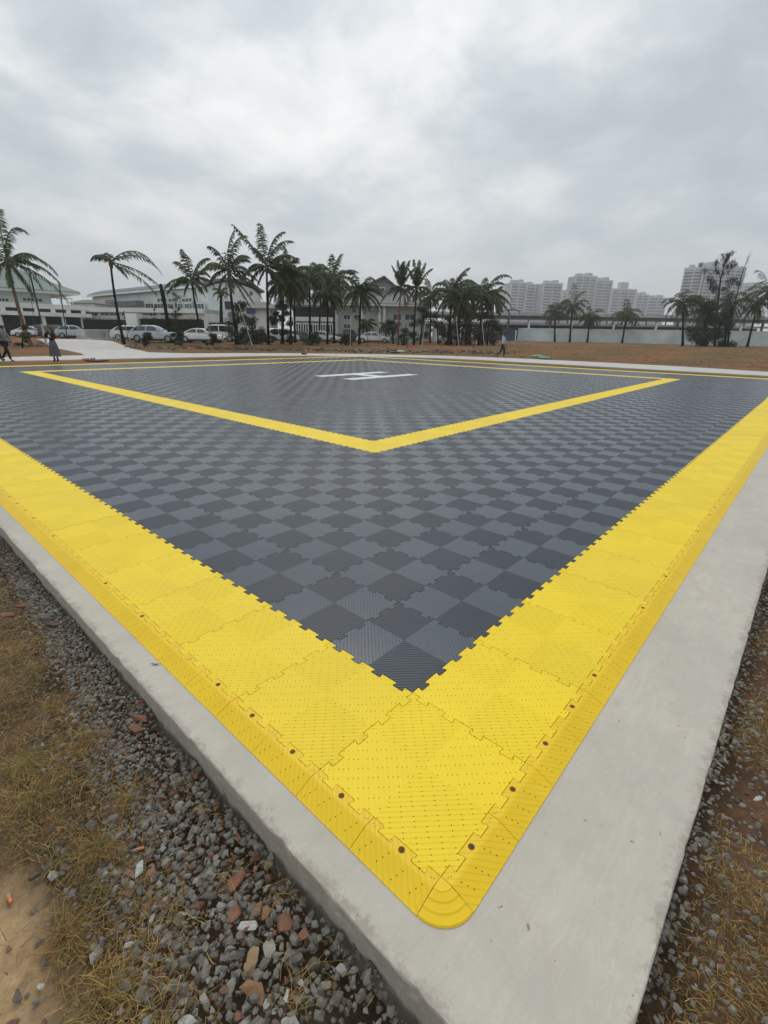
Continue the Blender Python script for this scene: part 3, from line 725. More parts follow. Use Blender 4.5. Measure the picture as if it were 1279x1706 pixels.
def stump():
    b = trace(284, 571); D = level(b); c = at(267, 472, D)
    root = thing('palm_stump', 'tall bare headless palm stump leaning left of the arched hall', 'dead palm', b)
    pts = [b-Z3*0.1 + (c-b)*t + R3*0.08*math.sin(t*3) for t in np.linspace(0, 1, 9)]
    mb = MB(); mb.tube(pts, [0.20, 0.17, 0.17, 0.18, 0.17, 0.18, 0.20, 0.21, 0.13], 8); mb.build('trunk', m_trunk, root, smooth=True)
    cp = MB(); cp.tube([pts[-1]-Z3*0.02, pts[-1]+Z3*0.06], [0.14, 0.07], 8); cp.build('broken_top', m_frond_dry, root)
stump()

def leaf_cloud(mb, c, rad, n, size, r, dark=(0.6, 1.4)):
    for k in range(n):
        u = np.array([r.gauss(0, 1), r.gauss(0, 1), r.gauss(0, 1)]); u /= np.linalg.norm(u)+1e-9
        p = np.array(c) + u*np.array(rad)*(r.random()**0.45)
        a = np.array([r.gauss(0, 1), r.gauss(0, 1), r.gauss(0, 1)]); a /= np.linalg.norm(a); b = np.cross(a, u); b /= np.linalg.norm(b)+1e-9
        s = size*r.uniform(0.6, 1.3); v = r.uniform(*dark); col = (v*r.uniform(.9, 1.1), v, v*r.uniform(0.7, 1.1))
        mb.add([p-a*s, p+b*s*0.35, p+a*s, p-b*s*0.35], [(0, 1, 2, 3)], col)
def leafy_tree(base, top_px, wpx, label, cat, seed, D=None, group=None, leaf=None, size=0.11, n=2600, name='leafy_tree', squash=1.0, low=0.15):
    r = random.Random(seed)
    b = trace(*base) if D is None else on(base[0], base[1], D); D = level(b)
    t = at(top_px[0], top_px[1], D); H = t[2]-b[2]; W = wpx*D/FPX*math.cos(PITCH)/2
    root = thing(name, label, cat, b, group); tr = MB(); cr = MB(); tips = []
    tr.tube([b-Z3*.1, b+(t-b)*0.35, b+(t-b)*0.8], [0.05*W+.05, 0.035*W+.03, 0.02], 7)
    for k in range(int(9+H)):
        f = low + (1-low)*r.random(); p0 = b+(t-b)*f*0.75; a = r.uniform(0, 2*math.pi)
        q = b+(t-b)*f + (math.cos(a)*R3*W + math.sin(a)*F3*W)*r.uniform(0.35, 0.95)*(math.sin(math.pi*min(1, f*0.85+0.12))**0.6)
        tr.tube([p0, p0*0.5+q*0.5+Z3*0.05*H, q], [0.03, 0.02, 0.01], 5); tips.append(q)
    tips += [t-Z3*0.1*H, b+(t-b)*0.6]
    for q in tips:
        leaf_cloud(cr, q, np.array([1, 1, 0.75])*W*r.uniform(0.28, 0.45), int(n/len(tips)), size, r)
    tr.build('trunk', m_trunk, root, smooth=True); cr.build('crown', leaf or m_leaf, root, colors=True); return root
def casuarina():
    r = random.Random(8); b = trace(1190, 577); D = level(b); px_m = D/FPX*math.cos(PITCH)
    root = thing('casuarina_tree', 'tall airy feathery tree rising above the palms in front of the leaning tower', 'tree', b)
    tr = MB(); cr = MB()
    P = [b-Z3*.1] + [at(x, y, D) for x, y in ((1192, 540), (1196, 500), (1200, 465), (1207, 438), (1219, 418))]
    tr.tube(P, [0.22, 0.19, 0.15, 0.10, 0.06, 0.02], 7)
    for x0, y0, x1, y1 in ((1196, 500, 1178, 462), (1198, 485, 1183, 440), (1200, 465, 1186, 436), (1204, 452, 1222, 436), (1197, 495, 1222, 462), (1200, 470, 1228, 470), (1194, 520, 1160, 500), (1196, 515, 1225, 492), (1206, 445, 1212, 425), (1192, 530, 1215, 515), (1193, 525, 1172, 515), (1199, 478, 1176, 478), (1207, 440, 1219, 418)):
        a = at(x0, y0, D); dep = r.uniform(-2.0, 2.0); e = at(x1, y1, D) + F3*dep
        tr.tube([a, a*.5+e*.5+Z3*.3, e], [0.05, 0.03, 0.012], 5)
        for q in range(7):
            t = 0.3+0.7*q/6; c = a*(1-t)+e*t + np.array([r.gauss(0, .25), r.gauss(0, .25), r.gauss(0, .25)])
            for k in range(60):   # drooping needle sprays
                d = np.array([r.gauss(0, 1), r.gauss(0, 1), r.gauss(0, 1)-0.2]); d /= np.linalg.norm(d)
                s = c + d*r.uniform(0, .55); e2 = s + d*0.20 - Z3*r.uniform(.1, .35); w = np.cross(d, Z3); w = w/(np.linalg.norm(w)+1e-6)*0.035
                v = r.uniform(.6, 1.5); cr.add([s-w, s+w, e2], [(0, 1, 2)], (v, v, v))
    tr.build('trunk', m_trunk, root, smooth=True); cr.build('crown', m_leaf_far, root, colors=True)
casuarina()
def twig_pole():
    b = trace(1212, 578); D = level(b); r = random.Random(2)
    root = thing('bare_tree', 'thin bare leaning stem right of the feathery tree', 'bare tree', b)
    mb = MB(); P = [b-Z3*.1] + [at(x, y, D+1) for x, y in ((1220, 520), (1230, 480), (1237, 452), (1247, 426))]
    mb.tube(P, [0.10, .08, .06, .045, .02], 6)
    for k in range(12):
        i = r.choice((2, 3)); t = r.random(); s = P[i]*(1-t)+P[i+1 if i < 4 else 4]*t
        e = s + R3*r.uniform(-1.0, 1.0) + Z3*r.uniform(0.2, 1.3) + F3*r.uniform(-.5, .5); mb.tube([s, e], [0.03, 0.008], 4)
    mb.build('trunk', m_trunk, root)
twig_pole()
GB = 'shrubs between the palms'
leafy_tree((392, 574), (398, 508), 52, 'dense dark shrub filling the gap beside the tall palm with the hanging frond', 'shrub', 31, group=GB, n=3600, name='shrub', low=0.02)
leafy_tree((423, 573), (418, 530), 40, 'low dark shrub before the dark parked sedan', 'shrub', 32, group=GB, n=1800, name='shrub', low=0.02)
leafy_tree((470, 573), (470, 505), 36, 'tall dark shrub wrapped round the foot of the bushy palm', 'shrub', 33, group=GB, n=4600, name='shrub', low=0.02)
leafy_tree((700, 574), (704, 512), 44, 'round green shrub in front of the right end of the hip roof', 'shrub', 34, group=GB, n=3000, name='shrub', low=0.02)
leafy_tree((730, 574), (726, 520), 34, 'narrow olive shrub beside the small white annexe', 'shrub', 35, group=GB, n=1900, name='shrub', low=0.02)
leafy_tree((783, 575), (783, 522), 70, 'brownish thicket shrub filling the middle of the palm thicket', 'shrub', 36, group=GB, n=6500, name='shrub', leaf=leaf_mat('brownish leaf', (0.070, 0.058, 0.034)), low=0.02)
leafy_tree((822, 575), (820, 530), 40, 'scrappy shrub left of the blue panel', 'shrub', 37, group=GB, n=2800, name='shrub', leaf=leaf_mat('grey green leaf', (0.055, 0.060, 0.040)), low=0.02)
leafy_tree((292, 560), (292, 487), 26, 'slim broadleaf tree against the windows of the arched hall', 'tree', 38, D=62, n=900)
leafy_tree((255, 556), (257, 506), 12, 'young sapling left of the slim broadleaf tree', 'tree', 39, D=62, n=280)
leafy_tree((812, 575), (806, 518), 46, 'brown-green shrub at the foot of the rightmost thicket palms', 'shrub', 46, group=GB, n=3600, name='shrub', leaf=MATS.get('x') or leaf_mat('olive leaf', (0.062, 0.060, 0.034)), low=0.02)
leafy_tree((752, 575), (750, 526), 40, 'brown-green shrub at the left foot of the thicket palms', 'shrub', 47, group=GB, n=3200, name='shrub', leaf=bpy.data.materials['olive leaf'], low=0.02)
leafy_tree((1176, 578), (1178, 498), 62, 'dark drooping shrub mass under the feathery tree', 'shrub', 48, group=GB, n=5200, name='shrub', D=84, low=0.02, size=0.2)
leafy_tree((1212, 578), (1214, 520), 50, 'dark shrub between the feathery tree and the leaning palm', 'shrub', 49, group=GB, n=3600, name='shrub', D=84, low=0.02, size=0.2)
for _bx, _top, _w, _lab in ((243, 556, 24, 'low weedy bush in front of the rear wheel of the silver-blue car'), (296, 552, 26, 'low weedy bush at the foot of the bare stump'), (352, 558, 22, 'low weedy bush before the nose of the white saloon'), (520, 556, 34, 'low bush at the foot of the trio of palms'), (575, 558, 26, 'low bush before the black pickup'), (672, 548, 30, 'bush at the foot of the slim reddish palm'), (768, 540, 34, 'dark bush at the centre foot of the thicket')):
    leafy_tree((_bx, 575), (_bx+2, _top), _w, _lab, 'shrub', _bx, group=GB, n=1100, name='shrub', low=0.02)
leafy_tree((37, 580), (38, 540), 20, 'rough weedy bush behind the walking man in grey', 'shrub', 40, group=GB, n=700, name='shrub', low=0.02)
leafy_tree((655, 573), (652, 532), 36, 'small bushy clump under the slim palms', 'shrub', 41, group=GB, n=1500, name='shrub', low=0.05)
for bx, cx_, cyy, lab in ((610, 610, 540, 'short cycad-like palm shrub behind the white sedan on the right'),):
    palm((bx, 560), (cx_, cyy), auto(16, 24, rr, spread=160), lab, 'short palm shrubs by the hip-roofed house', 0.16, 77, D=74, width=0.5)
palm((641, 560), (645, 543), auto(15, 20, rr, spread=160), 'short palm shrub right of the white sedan on the right', 'short palm shrubs by the hip-roofed house', 0.14, 78, D=74, width=0.5)
palm((368, 560), (368, 487), auto(8, 17, rr, spread=140), 'small topped palm with a tufted crown before the white gable wall', 'short palm shrubs by the hip-roofed house', 0.30, 79, D=74, width=0.4)

def hedge(x0, x1, y0, y1, D, label):
    a = at(x0, y0, D); b = at(x1, y0, D); zt = at((x0+x1)/2, y0, D)[2]; zb = ground_h(a[0], a[1])
    root = thing('hedge', label, 'hedge', (*(a[:2]*.5+b[:2]*.5), zb), 'clipped hedges behind the car park'); L = np.linalg.norm((b-a)[:2]); ex = (b-a)/L; ex[2] = 0
    r = random.Random(int(x0)); mb = MB(); core = MB()
    c = (a+b)/2; c[2] = (zt+zb)/2; core.box(c+F3*0.7, (L/2-.1, 0.55, (zt-zb)/2-.1), [ex, F3, Z3], (.5, .5, .5))
    for k in range(int(L*170)):
        s = r.random(); p = a+(b-a)*s; f = r.random()
        if f < 0.7: q = np.array([p[0], p[1], r.uniform(zb, zt)]) + F3*r.uniform(-.08, .12)
        else: q = np.array([p[0], p[1], zt+r.uniform(-.12, .08)]) + F3*r.uniform(0, 1.3)
        u = np.array([r.gauss(0, 1) for _ in range(3)]); u /= np.linalg.norm(u); w = np.cross(u, Z3); v = r.uniform(.6, 1.4)
        mb.add([q-u*.1, q+w*.05, q+u*.1, q-w*.05], [(0, 1, 2, 3)], (v, v, v*.8))
    core.build('inner_growth', m_leaf, root, colors=True); mb.build('foliage', m_leaf, root, colors=True)
hedge(134, 203, 531, 548, 62, 'clipped hedge left of the white gate pillar')
hedge(230, 334, 530, 552, 60, 'longer clipped hedge right of the white gate pillar')
hedge(345, 392, 537, 552, 61, 'short low hedge behind the white van')

# ------------------------------------------------------------------ buildings
m_wall = mat('off-white render', (0.74, 0.76, 0.73), 0.8, 0.09, 0.35)
m_wallg = mat('pale green-grey render', (0.58, 0.66, 0.61), 0.8, 0.09, 0.3)
m_wallc = mat('cool white render', (0.72, 0.76, 0.76), 0.8, 0.09, 0.3)
m_trim = mat('white trim', (0.74, 0.80, 0.77), 0.7, 0.05, 0.6)
m_glassd = mat('dark window glass', (0.035, 0.045, 0.05), 0.15, 0.2, 1.5, spec=0.6)
m_shade = mat('painted recess shade', (0.045, 0.05, 0.055), 0.9, 0.3, 0.7)  # near-black colour paints the shade inside slots, colonnade and balcony openings
m_roofg = mat('green-grey roof sheet', (0.14, 0.20, 0.17), 0.6, 0.12, 0.8)
m_roofd = mat('grey roof tile', (0.16, 0.17, 0.165), 0.75, 0.15, 1.2)
m_roofblue = mat('blue-grey roof sheet', (0.13, 0.16, 0.17), 0.6, 0.12, 0.8)
class Face:
    """a vertical building front from image column xa (Da ahead) to xb (Db ahead); s along it, y inwards, z up"""
    def __init__(f, xa, Da, xb, Db):
        A = at(xa, 560, Da); B = at(xb, 560, Db); A[2] = B[2] = 0; f.A = A; f.L = np.linalg.norm(B-A); f.x = (B-A)/f.L
        f.y = np.array([-f.x[1], f.x[0], 0]); 
        if f.y @ F3 < 0: f.y = -f.y
        f.g = ground_h(A[0], A[1])
    def sz(f, px, py):
        d = ray(px, py); n = f.y; t = ((f.A-CAM)@n)/(d@n); p = CAM+d*t; return (p-f.A)@f.x, p[2]
    def P(f, s, y, z): return f.A + f.x*s + f.y*y + Z3*z
    def box(f, mb, s0, s1, y0, y1, z0, z1, col=None):
        return mb.box(f.P((s0+s1)/2, (y0+y1)/2, (z0+z1)/2), (abs(s1-s0)/2, abs(y1-y0)/2, abs(z1-z0)/2), [f.x, f.y, Z3], col)
    def ibox(f, mb, x0, ya, x1, yb, y0, y1):
        """box whose front spans an image rectangle"""
        ym = (ya+yb)/2; s0 = f.sz(x0, ym)[0]; s1 = f.sz(x1, ym)[0]; xm = (x0+x1)/2
        z1 = f.sz(xm, ya)[1]; z0 = f.sz(xm, yb)[1]
        return f.box(mb, s0, s1, y0, y1, z0, z1)
    def window(f, root, x0, ya, x1, yb, panes=2, frame=None, name='window'):
        ym = (ya+yb)/2; s0 = f.sz(x0, ym)[0]; s1 = f.sz(x1, ym)[0]; xm = (x0+x1)/2; z1 = f.sz(xm, ya)[1]; z0 = f.sz(xm, yb)[1]
        fr = MB(); w = 0.09
        f.box(fr, s0-w, s1+w, -0.07, 0.02, z1, z1+w); f.box(fr, s0-w, s1+w, -0.10, 0.02, z0-w, z0)
        f.box(fr, s0-w, s0, -0.07, 0.02, z0, z1); f.box(fr, s1, s1+w, -0.07, 0.02, z0, z1)
        for k in range(1, panes): s = s0+(s1-s0)*k/panes; f.box(fr, s-.035, s+.035, -0.06, 0.0, z0, z1)
        o = fr.build(name, frame or m_trim, root)
        g = MB(); f.box(g, s0, s1, -0.03, 0.012, z0, z1); g.build('pane', m_glassd, o)
def poly_slab(mb, P, down):
    """a roof face given as 3-4 points, with thickness"""
    P = [np.array(p) for p in P]; n = len(P); Q = [p-Z3*down for p in P]
    mb.add(P+Q, [tuple(range(n)), tuple(range(2*n-1, n-1, -1))] + [(k, n+k, n+(k+1) % n, (k+1) % n) for k in range(n)])

def left_hall():
    f = Face(-90, 74, 98, 85); root = thing('assembly_hall', 'pale green two-storey hall with a sweeping hipped roof behind the reddish palm', 'building', f.P(f.L/2, 5, f.g))
    zE = f.sz(60, 488)[1]; L = f.L
    w = MB(); f.box(w, 0, L, 0, 14, f.g, zE); w.build('wall', m_wallg, root)
    sE = f.sz(125, 487)[0]; s0 = -2
    # eaves and the two-stage hipped roof (steeper towards the ridge)
    ev = MB(); f.box(ev, s0, sE, -2.3, 16, zE-0.05, zE+0.35); ev.build('eaves', m_trim, root)
    rf = MB(); zt = at(20, 440, 86)[2]
    rings = [(s0-0.1, sE+.1, -2.5, 16.2, zE+0.36), (s0+3, sE-3.2, 0.8, 13, zE+0.36+(zt-zE)*.34), (s0+6, sE-6.2, 3.6, 10.4, zE+0.36+(zt-zE)*.72), (s0+8, sE-8.3, 6.6, 7.4, zt)]
    V = []; F = []
    for a, b, c, d, z in rings: V += [f.P(a, c, z), f.P(b, c, z), f.P(b, d, z), f.P(a, d, z)]
    for k in range(3):
        for i in range(4): F.append((4*k+i, 4*k+(i+1) % 4, 4*k+4+(i+1) % 4, 4*k+4+i))
    F.append((12, 13, 14, 15)); rf.add(V, F)
    ro = rf.build('roof', m_roofg, root)
    rg = MB(); f.box(rg, rings[3][0], rings[3][1], 6.6, 7.4, zt+0.004, zt+.25); rg.build('ridge_cap', m_trim, ro)
    for x0, x1 in ((-70, -20), (-14, 14), (38, 70)): f.window(root, x0, 497, x1, 502, 5)
    # projecting balcony storey with a white parapet, slotted, over a dark colonnade
    s1 = f.sz(133, 515)[0]; zp1, zp0 = f.sz(60, 507)[1], f.sz(60, 515)[1]; zs = f.sz(60, 520.5)[1]; zb = f.sz(60, 527)[1]; y0 = -3.0
    b = MB(); f.box(b, -1, s1, y0, -0.01, zp0, zp1); b.build('parapet', m_trim, root)
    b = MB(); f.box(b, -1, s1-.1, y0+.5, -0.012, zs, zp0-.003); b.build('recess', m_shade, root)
    b = MB(); f.box(b, -1, s1+.6, y0-.3, -0.01, zb, zs-.003); b.build('canopy_band', m_trim, root)
    for k in range(9):
        s = 0.5+k*(s1-1.0)/8; c = MB(); f.box(c, s-.3, s+.3, y0+.05, y0+.45, zs, zp0); c.build('pier', m_trim, root)
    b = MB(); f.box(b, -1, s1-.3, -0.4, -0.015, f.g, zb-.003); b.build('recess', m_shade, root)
    for k in range(7):
        s = 0.8+k*(s1-1.6)/6; c = MB(); f.box(c, s-.25, s+.25, y0+.1, y0+.6, f.g, zb); c.build('column', m_trim, root)
    # roof terrace frame at the right end
    b = MB(); sa, za = f.sz(97, 497.5); sb, zc = f.sz(118, 508)
    for s in (sa, (sa+sb)/2, sb): f.box(b, s-.06, s+.06, -1.0, -.88, zc, za)
    f.box(b, sa, sb, -1.0, -.88, za, za+.15); f.box(b, sa, sb, 1.0, 1.12, za, za+.15); f.box(b, sb-.06, sb+.06, 1.0, 1.12, zc, za)
    b.build('terrace_frame', m_trim, root)
left_hall()
def link_wing():
    f = Face(132, 88, 345, 86); root = thing('link_wing', 'low white wing with a deep fascia joining the two halls', 'building', f.P(f.L/2, 3, f.g))
    zt = f.sz(200, 513)[1]; z1 = f.sz(200, 520.5)[1]; L = f.L
    w = MB(); f.box(w, 0, L, 0, 8, f.g, zt-.05); w.build('wall', m_wallc, root)
    b = MB(); f.box(b, -0.2, L, -0.9, 8.3, z1, zt); b.build('fascia', m_trim, root)
    for x0, x1 in ((137, 163), (168, 196), (203, 228), (232, 262), (268, 300)): f.window(root, x0, 521.5, x1, 525.5, 4)
    p = MB(); g = Face(205, 60.5, 232, 60.5); zt = g.sz(218, 522)[1]; g.box(p, g.sz(209, 530)[0], g.sz(228, 530)[0], 0, 1.4, g.g, zt)
    o = p.build('gate_pillar', m_trim); tag(o, 'square white pillar between the two clipped hedges', 'pillar')
link_wing()
def low_shed():
    f = Face(128, 104, 164, 104); root = thing('roof_block', 'small dark-roofed block seen between the two halls', 'building', f.P(f.L/2, 3, f.g))
    w = MB(); f.box(w, 0, f.L, 0, 6, f.g, f.sz(146, 505)[1]); w.build('wall', m_wallc, root)
    r = MB(); z = f.sz(146, 505)[1]; zt = f.sz(146, 498)[1]
    V = [f.P(-.4, -.4, z), f.P(f.L+.4, -.4, z), f.P(f.L+.4, 6.4, z), f.P(-.4, 6.4, z), f.P(1.2, 3, zt), f.P(f.L-1, 3, zt)]
    r.add(V, [(0, 1, 5, 4), (1, 2, 5), (2, 3, 4, 5), (3, 0, 4), (3, 2, 1, 0)]); r.build('roof', m_roofd, root)
low_shed()
def arched_hall():
    f = Face(158, 124, 344, 92)          # long side
    g = Face(344, 92, 436, 99)           # gable end
    root = thing('arched_hall', 'long white sports hall with a low arched roof and a blank gable end', 'building', f.P(f.L/2, 6, f.g))
    Lg = g.L
    prof = [g.sz(x, y) for x, y in ((338, 476.5), (352, 471.5), (366, 468), (380, 467), (394, 469), (408, 473), (422, 479), (438, 488.5))]
    body = [g.sz(x, y) for x, y in ((344, 479), (352, 475.5), (366, 471.5), (380, 470.5), (394, 472.5), (408, 476.5), (422, 482), (434, 489.5))]
    ext = -f.x*f.L
    # walls: gable polygon extruded back along the long side
    P0 = [g.P(s, 0, z) for s, z in body] + [g.P(body[-1][0], 0, g.g), g.P(body[0][0], 0, g.g)]
    w = MB(); n = len(P0); P1 = [p + ext + np.array([0, 0, 0]) for p in P0]
    w.add(P0+P1, [tuple(range(n)), tuple(range(2*n-1, n-1, -1))] + [(k, n+k, n+(k+1) % n, (k+1) % n) for k in range(n)])
    w.build('wall', m_wallc, root)
    r = MB(); Q0 = [g.P(s, -0.7, z) for s, z in prof]; Q1 = [p+ext*1.02 for p in Q0]; R0 = [p+Z3*0.38 for p in Q0]; R1 = [p+Z3*0.38 for p in Q1]; m = len(Q0)
    V = Q0+Q1+R0+R1; F = []
    for k in range(m-1): F += [(k, k+1, m+k+1, m+k), (2*m+k, 3*m+k, 3*m+k+1, 2*m+k+1), (k, 2*m+k, 2*m+k+1, k+1), (m+k, m+k+1, 3*m+k+1, 3*m+k)]
    F += [(0, m, 3*m, 2*m), (m-1, 3*m-1, 4*m-1, 2*m-1)]
    r.add(V, F); ro = r.build('roof', m_roofblue, root)
    e = MB(); a = g.P(prof[0][0], -.7, prof[0][1]); 
    e.box(a + ext*0.51 + f.y*-0.25 + Z3*0.0, (f.L*0.51, 0.16, 0.2), [f.x, f.y, Z3]); e.build('gutter', m_trim, ro)
    for x0, x1 in ((176, 190), (262, 278), (281, 297), (303, 320)): f.window(root, x0, 497 if x0 > 200 else 499, x1, 503 if x0 > 200 else 505, 3)
    for x0, x1 in ((243, 256), (258, 272), (275, 289), (292, 305), (308, 320), (325, 340)): f.window(root, x0, 506, x1, 515, 3)
    s = MB(); f.ibox(s, 186, 503, 240, 512, -1.6, -0.02); s.build('side_canopy', m_roofd, root)
    lg = MB(); f.ibox(lg, 238, 517.5, 343, 520, -0.6, -0.02); lg.build('ledge', m_trim, root)
    g.window(root, 374, 502, 385, 516, 1)
    for x0, x1 in ((334, 348), (351, 364)): g.window(root, x0 if x0 > 345 else 346, 531, x1 if x1 < 360 else 364, 534, 2)
    b = MB(); g.ibox(b, 345, 523, 372, 529, -1.2, -.02); b.build('door_canopy', m_trim, root)
    p = MB(); s0, z1 = g.sz(350, 478); z0 = g.g; p.tube([g.P(s0, -.12, z0), g.P(s0, -.12, z1)], [.07, .07], 6); s0, _ = g.sz(428, 500); p.tube([g.P(s0, -.12, z0), g.P(s0, -.12, z1-1)], [.07, .07], 6)
    p.build('downpipe', m_trim, root)
    for x, y in ((389, 477), (418, 489)): v = MB(); s0, z0 = g.sz(x, y); g.box(v, s0-.3, s0+.3, -.05, .01, z0-.35, z0+.35); v.build('gable_vent', m_roofd, root)
    sg = MB(); s0, z0 = f.sz(337, 519.5); f.box(sg, s0-.6, s0+.6, -.12, -.03, z0-.3, z0+.35); sg.build('yellow_notice', mat('yellow notice', (.6, .5, .2), .6), root)
arched_hall()
def pavilion():
    f = Face(408, 78, 452, 78); root = thing('gatehouse', 'small grey-roofed gatehouse with a blue sign beside the arched hall', 'building', f.P(f.L/2, 2, f.g))
    zE = f.sz(430, 514)[1]; zt = f.sz(430, 501)[1]; w = MB(); f.box(w, 0, f.L, 0, 5, f.g, zE); w.build('wall', m_wall, root)
    r = MB(); V = [f.P(-.8, -.9, zE), f.P(f.L+.8, -.9, zE), f.P(f.L+.8, 5.9, zE), f.P(-.8, 5.9, zE), f.P(1.4, 2.5, zt), f.P(f.L-.6, 2.5, zt)]
    r.add(V, [(0, 1, 5, 4), (1, 2, 5), (2, 3, 4, 5), (3, 0, 4), (3, 2, 1, 0)]); r.build('roof', m_roofd, root)
    s = MB(); f.ibox(s, 411, 515, 425, 523, -.25, -.05); s.build('blue_sign', mat('blue sign face', (.06, .13, .38), .5), root)
    f.window(root, 418, 541, 426, 548, 2)
pavilion()
def hip_house():
    f = Face(474, 78, 716, 78); root = thing('hip_roofed_house', 'large white two-storey house under a broad grey hip roof behind the palms', 'building', f.P(f.L/2, 8, f.g))
    zE = f.sz(600, 510)[1]; L = f.L; m = 1.6
    w = MB(); f.box(w, m, L-m, 0, 18, f.g, zE); w.build('wall', m_wallg, root)
    ev = MB(); f.box(ev, -0.2, L+.2, -2.0, 20, zE-.02, zE+.28); ev.build('eaves', m_trim, root)
    zm = at(600, 478, 85)[2]
    r = MB(); a, b = f.sz(560, 480)[0], f.sz(688, 480)[0]
    V = [f.P(-.3, -2.1, zE+.283), f.P(L+.3, -2.1, zE+.283), f.P(L+.3, 20.1, zE+.283), f.P(-.3, 20.1, zE+.283), f.P(a, 6, zm), f.P(b, 6, zm), f.P(b, 12, zm), f.P(a, 12, zm)]
    r.add(V, [(0, 1, 5, 4), (1, 2, 6, 5), (2, 3, 7, 6), (3, 0, 4, 7), (4, 5, 6, 7)]); ro = r.build('roof', m_roofd, root)
    # upper gable facing the field
    h = Face(586, 82, 668, 82); zb = h.sz(627, 503)[1]; zs = h.sz(627, 485)[1]; sp, zp = h.sz(640, 460)
    u = MB(); c = [(0.4, zb), (h.L-.4, zb), (h.L-.4, zs-.1), (sp, zp-.15), (0.4, zs-.1)]
    P0 = [h.P(s, 0, z) for s, z in c]; P1 = [h.P(s, 10, z) for s, z in c]; n = 5
    u.add(P0+P1, [tuple(range(n)), tuple(range(2*n-1, n-1, -1))]+[(k, n+k, n+(k+1) % n, (k+1) % n) for k in range(n)]); u.build('gable_wall', mat('mid grey render', (.26, .28, .27), .8, .1, .4), root)  # gable wall in an even mid grey
    g = MB(); poly_slab(g, [h.P(-.7, -.8, zs-.45), h.P(sp, -.8, zp), h.P(sp, 10.5, zp), h.P(-.7, 10.5, zs-.45)], .22); poly_slab(g, [h.P(sp, -.8, zp-.002), h.P(h.L+.7, -.8, zs-.45), h.P(h.L+.7, 10.5, zs-.45), h.P(sp, 10.5, zp-.002)], .22)
    g.build('gable_roof', m_roofd, root)
    h.window(root, 620, 480, 640, 494, 3); 
    for x0, x1, ya, yb in ((573, 583, 525, 532), (573, 583, 540, 547), (590, 600, 525, 532), (655, 668, 524, 533), (675, 690, 524, 533), (655, 665, 545, 556)): f.window(root, x0, ya, x1, yb, 2)
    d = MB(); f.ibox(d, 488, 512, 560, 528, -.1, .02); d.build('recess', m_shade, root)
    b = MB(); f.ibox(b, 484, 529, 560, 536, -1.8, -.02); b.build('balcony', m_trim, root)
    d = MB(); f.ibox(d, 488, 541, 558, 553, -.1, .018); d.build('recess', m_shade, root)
    c = MB(); s0 = f.sz(492, 545)[0]; s1 = f.sz(556, 545)[0]; za, zb2 = f.sz(520, 541)[1], f.sz(520, 554)[1]
    nb = 16
    for k in range(nb+1): s = s0+(s1-s0)*k/nb; f.box(c, s-.07, s+.07, -1.7, -1.6, zb2, za)
    f.box(c, s0, s1, -1.7, -1.6, za, za+.2); c.build('balustrade', m_trim, root)
    for x in (562, 604, 632, 640, 700):
        c = MB(); s = f.sz(x, 540)[0]; f.box(c, s-.16, s+.16, -1.5, -1.2, f.g, zE-.03); c.build('column', m_wall, root)
    # lamp glow panel under the eaves is just a pale fitting
    l = MB(); f.ibox(l, 616, 515, 623, 517, -1.2, -.9); l.build('eaves_light', m_trim, root)
hip_house()
def annexe():
    f = Face(724, 88, 744, 88); root = thing('annexe', 'small white annexe seen through the palm trunks left of the thicket', 'building', f.P(f.L/2, 2, f.g))
    w = MB(); f.box(w, 0, f.L, 0, 5, f.g, f.sz(734, 541)[1]); w.build('wall', m_wall, root)
    r = MB(); z = f.sz(734, 541)[1]; f.box(r, -.3, f.L+.3, -.3, 5.3, z, z+.2); r.build('roof', m_roofd, root); f.window(root, 728, 546, 738, 550, 3)
annexe()
# long roofed walkway behind the wall
def walkway():
    f = Face(700, 118, 1300, 118); root = thing('covered_walkway', 'long flat-roofed covered walkway running behind the white wall', 'walkway', f.P(f.L/2, 4, f.g))
    m_deck = mat('weathered pale roof sheet', (0.42, 0.44, 0.43), 0.7, 0.12, 0.5); m_beam = mat('dark steel', (0.10, 0.10, 0.105), 0.6, 0.2, 1.0)
    zr = f.sz(980, 524.5)[1]; L = f.L; g0 = f.g
    r = MB(); f.box(r, 0, L, -1.5, 12, zr-.35, zr); f.box(r, 0, L, -1.7, -1.502, zr-.5, zr+.12); r.build('roof', m_deck, root)
    b = MB(); f.box(b, 0, L, -1.3, -1.0, zr-1.3, zr-.36); b.build('beam', m_beam, root)
    b = MB(); f.box(b, 0, L, -0.4, 0.1, zr-2.35, zr-1.95); b.build('rail', m_deck, root)
    b = MB(); f.box(b, 0, L, 8.0, 8.3, zr-2.9, zr-2.2); b.build('beam', m_beam, root)
    b = MB(); f.box(b, 0, L, 11.7, 11.9, zr-4.2, zr-3.4); b.build('rail', m_deck, root)
    bw = MB()
    rr2 = random.Random(3); s = 0.
    while s < L:
        wd = rr2.uniform(2, 9); f.box(bw, s, s+wd-.02, 13, 13.3, g0, g0+rr2.uniform(2.2, 4.1)); s += wd+rr2.uniform(0.3, 3)
    bw.build('back_screen', mat('mixed grey siding', (.22, .23, .22), .8, .5, .25), root)
    n = 17
    for k in range(n+1):
        c = MB(); s = 0.5+(L-1)*k/n; f.box(c, s-.2, s+.2, -.9, -.5, g0-.5, zr-.36); f.box(c, s-.14, s+.14, -.9, 11.8, zr-.9, zr-.62); c.build('column', m_wallc if k % 2 else m_beam, root)
    for k in range(n):
        c = MB(); s = 3.0+(L-1)*k/n; f.box(c, s-.12, s+.12, 8.9, 9.1, g0-.5, zr-.36); c.build('rear_post', m_beam, root)
walkway()
